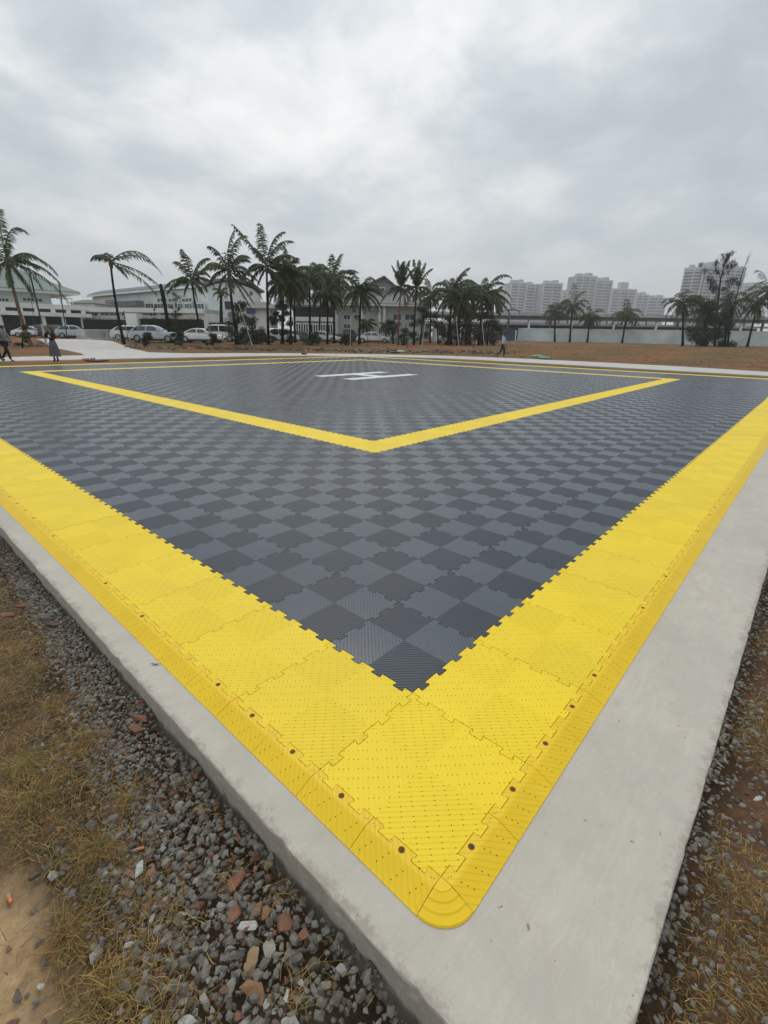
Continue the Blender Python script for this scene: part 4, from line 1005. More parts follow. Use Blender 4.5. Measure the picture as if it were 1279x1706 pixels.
def gantry():
    f = Face(828, 105, 872, 105); b = f.P(f.L/2, 0, f.g); root = thing('steel_gantry', 'dark steel bracket frame above the walkway roof right of the thicket', 'gantry', b)
    mb = MB(); m_beam = MATS['dark steel']; P = [f.sz(x, y) for x, y in ((832, 516), (836, 520), (843, 517), (852, 515), (862, 517), (866, 521))]
    mb.tube([f.P(s, 0, z) for s, z in P], [.12]*6, 5); mb.build('arm', m_beam, root)
    p = MB(); s, z = f.sz(848, 517); p.tube([f.P(s, 0, f.g), f.P(s, 0, z)], [.14, .10], 6)
    p.build('post', m_beam, root)
gantry()
def long_wall():
    f = Face(862, 118, 1300, 90); root = thing('boundary_wall', 'long pale blue-white boundary wall across the back of the field', 'wall', f.P(f.L/2, 0, f.g))
    m_bw = mat('faded blue-white paint', (0.60, 0.69, 0.71), 0.85, 0.12, 0.35)
    n = 26; r = random.Random(4)
    for k in range(n):
        s0 = f.L*k/n; s1 = f.L*(k+1)/n; A = f.P((s0+s1)/2, 0, 0); u = (k+.5)/n; px = 862+(1300-862)*u
        # follow the image top edge
        z1 = None
        xs = 862 + 438*((s0+s1)/2/f.L)
        zt = 3.35 - 0.35*u; 
        gz = ground_h(A[0], A[1])
        p = MB(); f.box(p, s0, s1-0.06, 0, .22, gz-.3, zt); p.build('wall_panel', m_bw, root)
        c = MB(); f.box(c, s0-.03, s1-.03, -.06, .28, zt+.002, zt+.12); c.build('coping', m_trim, root)
        q = MB(); f.box(q, s1-.24, s1+.06, -.05, .27, gz-.3, zt+.001); q.build('pier', m_bw, root)
long_wall()
def blue_panel():
    f = Face(838, 112, 862, 112); root = thing('blue_hoarding', 'dark blue hoarding panel at the left end of the long white wall', 'hoarding', f.P(f.L/2, 0, f.g))
    mb = MB(); f.ibox(mb, 838, 551.5, 858, 568, 0, .12); mb.build('panel', mat('blue hoarding sheet', (.035, .07, .19), .5, .15, 1), root)
    for x in (838, 858.6):
        p = MB(); s = f.sz(x, 560)[0]; z = f.sz(x, 550)[1]; f.box(p, s-.12, s+.12, -.1, .2, f.g-.2, z); p.build('post', m_trim, root)
blue_panel()
# far towers
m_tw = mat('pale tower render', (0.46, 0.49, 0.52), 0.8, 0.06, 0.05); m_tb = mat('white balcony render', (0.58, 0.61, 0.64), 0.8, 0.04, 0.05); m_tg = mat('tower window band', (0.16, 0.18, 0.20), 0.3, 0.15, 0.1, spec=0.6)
def tower(x0, x1, top, D, label, floors, cols, turn=6, step=()):
    kx = 2390.0/(2950.0-top-15); x0 = 640+(x0-640)*kx; x1 = 640+(x1-640)*kx        # columns were read off at roof height
    f = Face(x0, D, x1, D+turn); zt = f.sz((x0+x1)/2, top)[1]; L = f.L; g0 = 0.5; dep = 16
    root = thing('apartment_tower', label, 'tower', f.P(L/2, dep/2, g0), 'hazy white apartment towers on the skyline')
    w = MB(); f.box(w, 0, L, 0, dep, g0, zt); w.build('wall', m_tw, root)
    h = (zt-g0)/floors; cw = L/cols
    for k in range(floors):
        z = g0+k*h
        if z < f.sz(x0, 532)[1]-h: continue
        wb = MB(); bb = MB()
        for c in range(cols):
            s0 = c*cw
            f.box(wb, s0+cw*.10, s0+cw*.90, -.25, -.01, z+h*.38, z+h*.93)
            f.box(bb, s0+cw*.06, s0+cw*(.62 if c % 2 else .94), -1.5, -.02, z-.1, z+h*.34)
        f.box(wb, L+.01, L+.2, 2, dep*.45, z+h*.4, z+h*.85); f.box(wb, L+.01, L+.2, dep*.55, dep-2, z+h*.4, z+h*.85)
        wb.build('window_band', m_tg, root); bb.build('balcony', m_tb, root)
    for c in range(cols+1):
        p = MB(); s = c*cw; f.box(p, s-.45, s+.45, -1.7, -.03, g0, zt+.8); p.build('fin', m_tb, root)
    for a, b, hh in (step or ((.15, .4, 3.2), (.6, .85, 4.2))):
        p = MB(); f.box(p, L*a, L*b, 2, 9, zt+.001, zt+hh); p.build('roof_house', m_tw, root)
    p = MB(); f.box(p, -.3, L+.3, -.4, 0.0, zt-.9, zt+.9); p.build('cornice', m_tb, root)
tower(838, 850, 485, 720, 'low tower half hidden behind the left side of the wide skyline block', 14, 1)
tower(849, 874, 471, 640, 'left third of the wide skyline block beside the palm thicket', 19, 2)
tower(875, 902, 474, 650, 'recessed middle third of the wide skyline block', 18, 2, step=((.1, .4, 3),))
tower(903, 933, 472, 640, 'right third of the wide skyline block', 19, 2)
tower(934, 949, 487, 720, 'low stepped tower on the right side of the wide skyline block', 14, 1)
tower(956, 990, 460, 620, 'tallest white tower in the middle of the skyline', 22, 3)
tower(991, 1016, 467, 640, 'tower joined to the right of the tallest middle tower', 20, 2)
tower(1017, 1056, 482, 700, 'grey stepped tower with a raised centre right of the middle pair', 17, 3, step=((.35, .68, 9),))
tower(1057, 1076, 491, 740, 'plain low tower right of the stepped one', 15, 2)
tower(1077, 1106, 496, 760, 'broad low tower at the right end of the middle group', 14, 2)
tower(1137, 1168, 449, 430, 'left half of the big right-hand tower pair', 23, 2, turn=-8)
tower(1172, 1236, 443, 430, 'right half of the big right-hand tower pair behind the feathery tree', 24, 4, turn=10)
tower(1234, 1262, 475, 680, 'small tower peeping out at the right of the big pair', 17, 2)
# NEAR
# ------------------------------------------------------------------ parked cars
m_glass = mat('tinted car glass', (0.02, 0.025, 0.03), 0.08, 0.1, 2, spec=0.8)
m_tyre = mat('tyre rubber', (0.02, 0.02, 0.02), 0.8, 0.2, 5); m_rim = mat('alloy rim', (0.35, 0.36, 0.37), 0.35, 0.1, 5, metal=0.6)
m_lamp = mat('head lamp', (0.55, 0.57, 0.6), 0.1, 0.05, 5, spec=0.8); m_tail = mat('tail lamp', (0.25, 0.012, 0.01), 0.2, 0.1, 5)
m_trimb = mat('black car trim', (0.025, 0.025, 0.027), 0.5, 0.2, 5)
def paint(name, c): return mat(name, c, 0.25, 0.03, 1.0, spec=0.6)
P_WHITE = paint('white car paint', (0.80, 0.82, 0.83)); P_SILV = paint('silver blue car paint', (0.50, 0.57, 0.63)); P_DARK = paint('dark car paint', (0.03, 0.033, 0.038)); P_GREY = paint('slate car paint', (0.09, 0.11, 0.12)); P_BLUE = paint('blue car paint', (0.07, 0.12, 0.20))
SHAPES = {   # stations: (x fraction from rear, beltline z, half width factor); cabin: (x, roof z)
    'sedan': dict(L=4.7, W=0.92, belt=[(0, .62, .80), (.03, .86, .90), (.10, .98, .97), (.25, .97, 1), (.5, .94, 1), (.70, .93, 1), (.85, .84, .97), (.96, .70, .88), (1, .55, .78)], cab=[(.13, .985), (.30, 1.36), (.41, 1.44), (.51, 1.43), (.58, 1.35), (.74, .95)]),
    'suv': dict(L=4.75, W=0.95, belt=[(0, .65, .84), (.02, .98, .93), (.06, 1.10, .98), (.25, 1.10, 1), (.5, 1.08, 1), (.70, 1.07, 1), (.85, 1.02, .98), (.96, .86, .90), (1, .62, .82)], cab=[(.04, 1.10), (.17, 1.50), (.32, 1.66), (.47, 1.66), (.56, 1.56), (.72, 1.09)]),
    'van': dict(L=4.9, W=0.95, belt=[(0, .65, .86), (.015, 1.05, .95), (.05, 1.14, .99), (.3, 1.14, 1), (.55, 1.13, 1), (.74, 1.12, 1), (.88, 1.04, .97), (.97, .85, .90), (1, .6, .82)], cab=[(.015, 1.14), (.05, 1.82), (.25, 1.92), (.55, 1.92), (.66, 1.82), (.82, 1.13)]),
    'pickup': dict(L=5.2, W=0.95, belt=[(0, .8, .9), (.01, 1.10, .97), (.05, 1.12, 1), (.34, 1.12, 1), (.36, 1.10, 1), (.72, 1.08, 1), (.87, 1.04, .98), (.97, .9, .90), (1, .65, .84)], cab=[(.36, 1.11), (.38, 1.66), (.45, 1.74), (.58, 1.74), (.64, 1.66), (.75, 1.09)])}
def car(px, D, kind, pt, front, label, yaw=0.0, name='parked_car'):
    S = SHAPES[kind]; b = on(px, 560, D); L, W = S['L'], S['W']
    ca, sa = math.cos(math.radians(yaw)), math.sin(math.radians(yaw))
    X = (R3*ca + F3*sa)*front; Y = np.cross(Z3, X)
    root = thing(name, label, 'pickup' if kind == 'pickup' else 'car', b, 'cars parked behind the palms')
    P = lambda x, y, z: b + X*(x*L-L/2) + Y*y + Z3*z
    bd = MB(); V = []; F = []
    ring = lambda x, zb, w: [P(x, -W*w*.85, .24), P(x, -W*w, .42), P(x, -W*w, zb-.22), P(x, -W*w*.94, zb-.03), P(x, -W*w*.6, zb+.012), P(x, W*w*.6, zb+.012), P(x, W*w*.94, zb-.03), P(x, W*w, zb-.22), P(x, W*w, .42), P(x, W*w*.85, .24)]
    for x, zb, w in S['belt']: V += ring(x, zb, w)
    n = len(S['belt'])
    for i in range(n-1):
        for k in range(10): F.append((i*10+k, i*10+(k+1) % 10, (i+1)*10+(k+1) % 10, (i+1)*10+k))
    F += [tuple(range(10)), tuple(range((n-1)*10, n*10))]; bd.add(V, F)
    # cabin
    V = []; F = []; cb = S['cab']; zbelt = cb[0][1]-.03
    for x, z in cb:
        t = max(0.0, (z-zbelt)/0.75); wt = W*(.95-.22*min(1, t))
        V += [P(x, -W*.95, zbelt-.02), P(x, -wt, z-.05*min(1, t)), P(x, -wt*.7, z), P(x, wt*.7, z), P(x, wt, z-.05*min(1, t)), P(x, W*.95, zbelt-.02)]
    for i in range(len(cb)-1):
        for k in range(5): F.append((i*6+k, i*6+k+1, (i+1)*6+k+1, (i+1)*6+k))
    bd.add(V, F); bd.build('body', pt, root, smooth=False)
    zr = max(z for x, z in cb); wt = W*.74
    def sidewin(x0, x1, x2, x3):
        for sgn in (-1, 1):
            g = MB(); lo = W*.955+.006; hi = W*(.95-.22*((zr-.13-zbelt)/.75))+.012
            g.add([P(x0, sgn*lo, zbelt+.05), P(x1, sgn*lo, zbelt+.05), P(x2, sgn*hi, zr-.13), P(x3, sgn*hi, zr-.13)], [(0, 1, 2, 3)]); g.build('side_window', m_glass, root)
    xs = [c[0] for c in cb]
    mid = (xs[0]+xs[-1])/2
    sidewin(xs[0]+.06, mid-.012, mid-.012, xs[1]+.03); sidewin(mid+.012, xs[-1]-.07, xs[-2]-.02, mid+.012)
    for nm, i, j in (('rear_window', 0, 1), ('windscreen', -1, -2)):
        g = MB(); (xa, za), (xb, zb) = cb[i], cb[j]; sg = -1 if i == 0 else 1
        t0, t1 = .12, .95; pa = (xa+(xb-xa)*t0, za+(zb-za)*t0); pb = (xa+(xb-xa)*t1, za+(zb-za)*t1)
        g.add([P(pa[0]+sg*.004, -W*.78, pa[1]+.012), P(pa[0]+sg*.004, W*.78, pa[1]+.012), P(pb[0]+sg*.004, W*.60, pb[1]+.015), P(pb[0]+sg*.004, -W*.60, pb[1]+.015)], [(0, 1, 2, 3)]); g.build(nm, m_glass, root)
    rw = .33 if kind == 'sedan' else .36
    for x in (.18, .81):
        for sgn in (-1, 1):
            t = MB(); c = P(x, sgn*(W-.10), rw); t.tube([c-Y*.11, c-Y*.105, c+Y*.105, c+Y*.11], [rw-.03, rw, rw, rw-.03], 18)
            o = t.build('wheel', m_tyre, root); q = MB(); q.tube([c+Y*sgn*.112, c+Y*sgn*.125], [rw*.64, rw*.55], 10); q.build('rim', m_rim, o)
    for sgn in (-1, 1):
        h = MB(); h.box(P(.972, sgn*W*.66, .70 if kind == 'sedan' else .84), (.07, .17, .07), [X, Y, Z3]); h.build('headlight', m_lamp, root)
        h = MB(); h.box(P(.018, sgn*W*.70, .82 if kind == 'sedan' else .98), (.07, .15, .09), [X, Y, Z3]); h.build('tail_light', m_tail, root)
        h = MB(); h.box(P(xs[-1]-.10, sgn*(W+.07), zbelt+.10), (.09, .08, .06), [X, Y, Z3]); h.build('wing_mirror', pt, root)
    t = MB(); t.box(P(.5, 0, .25), (L*.46, W*.97, .07), [X, Y, Z3]); t.box(P(.992, 0, .42), (.04, W*.72, .10), [X, Y, Z3]); t.build('sill_trim', m_trimb, root)
    return root
car(259, 52, 'suv', P_SILV, 1, 'silver-blue hatchback car between the leaning palm and the bare stump', 6)
car(337, 53, 'sedan', P_WHITE, 1, 'white saloon car parked under the medium palm before the arched hall', 4)
car(361, 60, 'van', P_WHITE, -1, 'white people carrier behind the white saloon under the medium palm', 10)
car(222, 59, 'suv', P_WHITE, 1, 'white car partly hidden behind the leaning palm, left of the silver-blue one', 24)
car(428, 60, 'sedan', P_DARK, 1, 'black car in the shade between the two tallest palms', 10)
car(466, 63, 'suv', P_WHITE, 1, 'white off-roader seen between trunks right of the tall straight palm', 38)
car(499, 66, 'sedan', P_GREY, 1, 'slate grey saloon left of the white balcony palms', 12)
car(538, 67, 'sedan', P_WHITE, 1, 'white saloon below the balustrade of the hip-roofed house', -6)
car(580, 69, 'pickup', P_DARK, 1, 'black pickup between the two white saloons', 4)
car(622, 68, 'sedan', P_WHITE, 1, 'rightmost parked car, a white saloon below the two windows', 3)
car(55, 70, 'sedan', P_WHITE, 1, 'white car beside the trunk of the reddish palm', 20)
car(75, 74, 'suv', P_BLUE, 1, 'dark blue car behind the thin leaning pole', 30)
car(99, 70, 'suv', P_DARK, 1, 'black estate car behind the standing woman, under the hall', 14)
car(127, 69, 'suv', P_SILV, 1, 'silver car at the left end of the crowd barriers', 25)
car(153, 72, 'sedan', P_GREY, 1, 'grey car behind the left crowd barriers', 30)
car(173, 66, 'sedan', P_SILV, 1, 'pale silver car behind the middle crowd barriers', 12)
car(196, 71, 'sedan', P_WHITE, 1, 'white car behind the right end of the crowd barriers', 25)

# ------------------------------------------------------------------ barriers, poles, stakes
m_galv = mat('galvanised steel tube', (0.62, 0.63, 0.63), 0.45, 0.1, 8)
def barrier(x0, D0, x1, D1, label):
    a = on(x0, 560, D0); b = on(x1, 560, D1); root = thing('crowd_barrier', label, 'barrier', (a+b)/2, 'crowd barriers at the end of the branch path')
    d = b-a; L = np.linalg.norm(d); d = d/L; h = 1.12
    fr = MB(); fr.tube([a+Z3*.18, a+Z3*h, b+Z3*h, b+Z3*.18, a+Z3*.18], [.026]*5, 6); fr.build('frame', m_galv, root)
    bars = MB()
    n = int(L/.20)
    for k in range(1, n): p = a+d*L*k/n; bars.tube([p+Z3*.18, p+Z3*h], [.022, .022], 4, cap=False)
    bars.build('bars', m_galv, root)
    nn = np.cross(d, Z3)
    for p in (a+d*.2, b-d*.2):
        f = MB(); f.tube([p+Z3*.2-nn*0, p+nn*.3+Z3*.02], [.02]*2, 5); f.tube([p+Z3*.2, p-nn*.3+Z3*.02], [.02]*2, 5); f.build('foot', m_galv, root)
for i, (x0, D0, x1, D1, lb) in enumerate(((128, 60, 147, 58, 'leftmost crowd barrier across the branch path'), (148, 58, 167, 56.5, 'second crowd barrier across the branch path, left of the middle'), (168, 56, 187, 55, 'third crowd barrier across the branch path, right of the middle'), (187, 55, 203, 56, 'crowd barrier next to the leaning palm trunk'),
        (135, 64, 156, 63, 'left barrier of the rear row, before the silver cars'), (158, 63, 180, 62, 'right barrier of the rear row, before the silver cars'))):
    barrier(x0, D0, x1, D1, lb)
m_pole = mat('dark painted pole', (0.035, 0.045, 0.045), 0.6, 0.2, 3); m_polew = mat('pale pole', (0.45, 0.45, 0.42), 0.7, 0.1, 3)
def pole(pts, D, label, rad=0.05, m=None, cat='pole', foot=None):
    b = on(pts[0][0], pts[0][1], D); P = [b-Z3*.1] + [at(x, y, D) for x, y in pts[1:]]
    root = thing('leaning_pole', label, cat, b); mb = MB(); mb.tube(P, [rad]*len(P), 6); mb.build('shaft', m or m_pole, root)
    c = MB(); c.tube([P[-1]-Z3*.02, P[-1]+Z3*.10], [rad*1.6, rad*.8], 6); c.build('cap', m or m_pole, root)
    if foot: q = MB(); t = foot; q.tube([P[0]+(P[1]-P[0])*0.02, P[0]+(P[1]-P[0])*t], [rad*1.5]*2, 8); q.build('sleeve', m_polew, root)
pole([(78, 577), (48, 448)], 47, 'dark pole leaning left with a white lower sleeve, behind the standing woman', 0.07, foot=0.30)
pole([(62, 576), (45, 432)], 55, 'very thin leaning pole between the reddish palm and the sleeved pole', 0.03)
pole([(112, 565), (98, 471)], 60, 'slim dark pole leaning in front of the hall terrace frame', 0.06)
for i, (x0, x1, y1, D, lab) in enumerate(((214, 206, 520, 52, 'thin prop stake left of the silver-blue car'), (236, 229, 535, 51, 'short prop stake in front of the silver-blue car'), (407, 412, 532, 47, 'pale stake right of the tall palm with hanging frond'), (421, 398, 508, 49, 'long slanting prop pole crossing the dark shrub'), (505, 503, 540, 50, 'pale stake left of the balcony palms'), (583, 584, 530, 50, 'tall thin stake in front of the black pickup'),
        (613, 612, 548, 50, 'short stake before the rightmost parked saloon'), (634, 634, 512, 66, 'thin lamp pole against the wall of the hip-roofed house'), (679, 676, 540, 50, 'prop stake between the two slim palms'), (702, 709, 535, 50, 'prop stake leaning right below the round green shrub'), (736, 728, 528, 50, 'prop stake leaning left before the small annexe'), (765, 760, 530, 50, 'prop stake in the left part of the brown thicket'), (789, 795, 532, 50, 'prop stake in the right part of the brown thicket'), (808, 803, 536, 51, 'stake at the right foot of the thicket'))):
    pole([(x0, 572), (x1, y1)], D, lab, 0.035, m_polew if i % 2 else m_pole, 'stake')

# ------------------------------------------------------------------ rocks, rubble, litter
def rock_shape(r, n=13, flat=0.7):
    bm = bmesh.new()
    for k in range(n):
        u = np.array([r.gauss(0, 1), r.gauss(0, 1), r.gauss(0, 1)]); u /= np.linalg.norm(u); u *= r.uniform(.8, 1.0); u[2] *= flat
        bm.verts.new(u)
    res = bmesh.ops.convex_hull(bm, input=bm.verts[:])
    for v in [v for v in bm.verts if not v.link_faces]: bm.verts.remove(v)
    bm.verts.index_update(); V = np.array([v.co[:] for v in bm.verts]); F = [tuple(v.index for v in f.verts) for f in bm.faces]; bm.free(); return V, F
_r = random.Random(21)
ROCKS = [rock_shape(_r, _r.randint(11, 17), _r.uniform(.5, .85)) for _ in range(14)]
def rotm(r):
    a, b, c = r.uniform(0, 6.3), r.uniform(-.5, .5), r.uniform(-.5, .5)
    ca, sa, cb, sb, cc, sc = math.cos(a), math.sin(a), math.cos(b), math.sin(b), math.cos(c), math.sin(c)
    return np.array([[ca, -sa, 0], [sa, ca, 0], [0, 0, 1]]) @ np.array([[1, 0, 0], [0, cb, -sb], [0, sb, cb]]) @ np.array([[cc, 0, sc], [0, 1, 0], [-sc, 0, cc]])
m_stone = None
def stone_mat():
    t = NT('crushed stone'); p = t.geo()
    n = t.noise(p, 55.0, 5, 0.65); n2 = t.noise(p, 400.0, 2, 0.5)
    c = t.mix(1.0, t.attr(), t.ramp(n, [(0.3, (0.65, 0.65, 0.65)), (0.55, (1.0, 1.0, 1.0)), (0.75, (1.4, 1.38, 1.32))]), 'MULTIPLY')
    up = t.sep(t.N.new('ShaderNodeNewGeometry').outputs['True Normal'])[2]
    dm = t.math('MULTIPLY', t.math('MULTIPLY', t.math('MAXIMUM', up, 0.0), t.noise(p, 22.0, 4, 0.7)), 0.60)
    c = t.mix(dm, c, (0.25, 0.195, 0.135))
    t.set('Base Color', c); t.set('Roughness', 0.9); t.set('Specular IOR Level', 0.2); t.set('Normal', t.bump(t.math('ADD', n, t.math('MULTIPLY', n2, .3)), 0.004, 0.8)); return t.m
m_stone = stone_mat()
def gz(x, y): return float(ground_h(x, y)) + (math.sin(x*9.1+math.sin(y*5.3)*1.7)*math.sin(y*8.3+math.sin(x*4.1)*2.1)*0.012 + math.sin(x*2.3+y*1.1)*0.01)
def stone_col(r):
    k = r.random()
    if k < 0.82: v = r.uniform(.06, .24); return (v*1.0, v*r.uniform(.96, 1.0), v*r.uniform(.84, .97))
    if k < 0.90: v = r.uniform(.22, .36); return (v, v, v*.96)
    if k < 0.97: v = r.uniform(.6, 1.0); return (.20*v, .085*v, .05*v)
    v = r.uniform(.7, 1.1); return (.26*v, .19*v, .11*v)
def n2d(x, y, s): return math.sin(x*3.1*s+1.3*math.sin(y*2.3*s)) * math.cos(y*2.7*s+1.1*math.sin(x*3.7*s))
def left_gravel_w(y):   # width of the gravel strip beside the left edge of the slab
    return (0.07 + 0.44*math.exp(-max(0, y-0.1)/0.85)) + 0.05*math.exp(-y/5)
def gravel():
    r = random.Random(6); mb = MB(); used = 0
    def put(x, y, s, col=None, dz=0.0):
        V, F = r.choice(ROCKS); sc = np.array([s*r.uniform(.8, 1.25), s*r.uniform(.7, 1.1), s*r.uniform(.6, 1.0)])
        W = (V*sc) @ rotm(r).T + np.array([x, y, gz(x, y)+s*.25+dz]); mb.add(W, F, col or stone_col(r))
    # left strip
    for k in range(15000):
        y = -0.75 + 7.5*r.random()**1.55; w = left_gravel_w(max(y, 0)); t = r.random()
        off = w*t*1.15 if r.random() < .8 else w*(0.6+r.random()*1.3)
        if y > 3.0 and r.random() < .3: continue
        x = -0.232 - off + 0.02*n2d(0, y, 3)
        s = (0.0075 + 0.0075*r.random()**2)*(1.0 if y > 1.0 else 1.25)
        if t > .7 and r.random() < .35: continue
        if x < -.70 and y < 1.1 and r.random() < .85: continue
        put(x, y, s, dz=r.uniform(-.004, .014)*(1-t))
    for k in range(9000):
        y = -0.75 + 5.5*r.random()**1.5; w = left_gravel_w(max(y, 0)); put(-0.232-w*r.random()*1.1, y, r.uniform(.003, .0065))
    # scattered grit in the dry grass
    for k in range(2600):
        y = -0.6 + 7*r.random()**1.4; x = -0.3 - 1.3*r.random()
        if x < -.72 and r.random() < .8: continue
        put(x, y, r.uniform(.004, .010)*(1.3 if r.random() < .1 else 1))
    # front and right strips
    for k in range(8000):
        x = -0.6 + 8.2*r.random()**1.2; w = 0.10+0.10*r.random()
        y = -0.486 - w*3.6*r.random()**(1.1 if k % 2 else 2.6)
        if r.random() < .25 and n2d(x, y, 2) > 0.2: continue
        put(x, y, r.uniform(.004, .014), dz=r.uniform(-.002, .004))
    tag(mb.build('gravel', m_stone, colors=True), kind='stuff')
gravel()
def rock(px, py, wpx, hpx, col, label, seed, squash=.6, name='rock', ang=None):
    r = random.Random(seed); q = ray(px, py); t = (-0.115-CAM[2])/q[2]; p = CAM+q*t; dist = t
    s = dist/FPX*0.5; V, F = rock_shape(r, 12, .8)
    a = math.radians(ang if ang is not None else r.uniform(-20, 20)); er = math.cos(a)*R3+math.sin(a)*F3; ef = -math.sin(a)*R3+math.cos(a)*F3
    W = np.stack([V[:, 0]]*3, 1)*er*wpx*s + np.stack([V[:, 1]]*3, 1)*ef*hpx*s*1.15 + np.stack([V[:, 2]]*3, 1)*Z3*min(wpx, hpx)*s*squash
    c = np.array([p[0], p[1], gz(p[0], p[1])+min(wpx, hpx)*s*squash*.55+.006])
    root = MB(); bm = bmesh.new(); vs = [bm.verts.new(w+c) for w in W]
    for f in F:
        try: bm.faces.new([vs[i] for i in f])
        except ValueError: pass
    bmesh.ops.bevel(bm, geom=bm.edges[:], offset=0.0025*wpx/40, segments=1, affect='EDGES', clamp_overlap=True); bm.verts.index_update()
    root.add([v.co[:] for v in bm.verts], [tuple(v.index for v in f.verts) for f in bm.faces], col); bm.free()
    o = root.build(name, m_stone, colors=True); tag(o, label, 'rock', 'larger stones lying on the gravel'); return o
RED = (0.23, 0.085, 0.05); ORG = (0.30, 0.14, 0.065); TAN = (0.33, 0.23, 0.12); WHT = (0.52, 0.53, 0.51)
for i, (x, y, w, h, c, lb) in enumerate(((392, 1463, 30, 42, RED, 'upright reddish rock beside a tuft of straw, highest of the red rocks below the slab'), (388, 1521, 28, 40, RED, 'squarish red-brown rock just left of the flat white stone'),
    (413, 1537, 42, 22, WHT, 'flat bright white stone amid the reddish rocks'), (474, 1534, 34, 38, (0.21, 0.085, 0.05), 'blocky dark red rock nearest the slab edge'), (427, 1510, 22, 30, (.22, .12, .08), 'brown rock above the flat white stone'), (444, 1513, 20, 26, ORG, 'light orange rock right of the brown rock above the white stone'),
    (507, 1555, 30, 22, RED, 'low red rock right of the blocky dark red rock'), (420, 1604, 34, 54, TAN, 'large tan rock standing upright near the bottom'), (416, 1660, 62, 44, ORG, 'largest orange-tan rock, lowest in the gravel'), (448, 1574, 24, 34, (.36, .36, .33), 'pale grey stone right of the upright tan rock'), (232, 1441, 20, 32, WHT, 'white pebble at the border of dry grass and gravel'),
    (236, 1196, 44, 22, RED, 'broad red rock touching the slab edge halfway up the left side'), (229, 1214, 46, 20, (0.17, .07, .045), 'dark red rock just below the broad red one'), (232, 1172, 14, 18, (.28, .06, .04), 'small bright red stone above the broad red rock'), (215, 1452, 26, 16, (.24, .12, .10), 'pinkish stone left of the white pebble'), (252, 1446, 16, 16, ORG, 'small orange pebble right of the white pebble'),
    (480, 1652, 16, 26, WHT, 'narrow white stone right of the largest orange-tan rock'), (500, 1640, 18, 20, (.4, .4, .38), 'white sliver of stone below the low red rock'), (312, 1700, 40, 20, (.42, .42, .4), 'pale flat stone cut by the bottom edge'), (484, 1698, 36, 20, (.42, .42, .4), 'greyish white stone cut by the bottom edge, right of the orange-tan rock'),
    (214, 1568, 24, 16, WHT, 'white stone in the dry grass left of the gravel'), (252, 1525, 10, 18, (.4, .4, .38), 'grey-white pebble under the orange tuft'), (66, 1640, 16, 10, WHT, 'small white chip in the dry grass at lower left'),
    (1250, 1358, 26, 9, WHT, 'thin white chip lying on the earth right of the slab'), (15, 1025, 34, 18, RED, 'flat red stone at the left picture edge beside the slab'), (38, 1008, 30, 14, RED, 'red stone behind the flat red one at the left edge'), (90, 1040, 30, 18, (.18, .075, .05), 'dark red stone nearest the slab at upper left'), (10, 918, 20, 14, RED, 'small red stone where the slab leaves the picture at left'))):
    rock(x, y, w, h, c, lb, 100+i)
def litter(px, py, label, c0, seed, ang):
    q = ray(px, py); t = (-0.115-CAM[2])/q[2]; p = CAM+q*t; p[2] = gz(p[0], p[1])+.012; a = math.radians(ang); d = math.cos(a)*R3+math.sin(a)*F3
    root = thing('cigarette_butt', label, 'litter', p, 'orange scraps dropped in the dry grass'); mb = MB(); mb.tube([p-d*.012, p+d*.012], [.0042, .0042], 8); mb.build('filter', mat('orange paper', (.62, .22, .09), .7, .1, 80), root)
    mb = MB(); mb.tube([p+d*.0125, p+d*.019], [.0038, .0034], 8); mb.build('ash_end', mat('grey ash', (.3, .3, .29), .9, .2, 80), root)
litter(232, 1410, 'orange cigarette end above the white pebble', 0, 1, 200); litter(14, 1492, 'orange scrap at the left picture edge in the dry grass', 0, 2, 140)
# a leaf lying on the concrete
def leaf_on_slab():
    q = ray(259, 1107); t = (-0.0285-CAM[2])/q[2]; p = CAM+q*t; mb = MB(); n = 8; V = []
    for k in range(n+1):
        u = k/n-.5; w = .004*math.sin(math.pi*k/n)+.0004; zz = .002+.006*u*u*4
        V += [p+R3*u*.05+F3*w+Z3*zz, p+R3*u*.05-F3*w+Z3*(zz+.001)]
    mb.add(V, [(2*k, 2*k+1, 2*k+3, 2*k+2) for k in range(n)]); o = mb.build('fallen_leaf', mat('dead leaf', (.13, .10, .06), .8, .2, 90)); tag(o, 'small dry leaf lying on the concrete at the foot of the left edging', 'leaf')
leaf_on_slab()

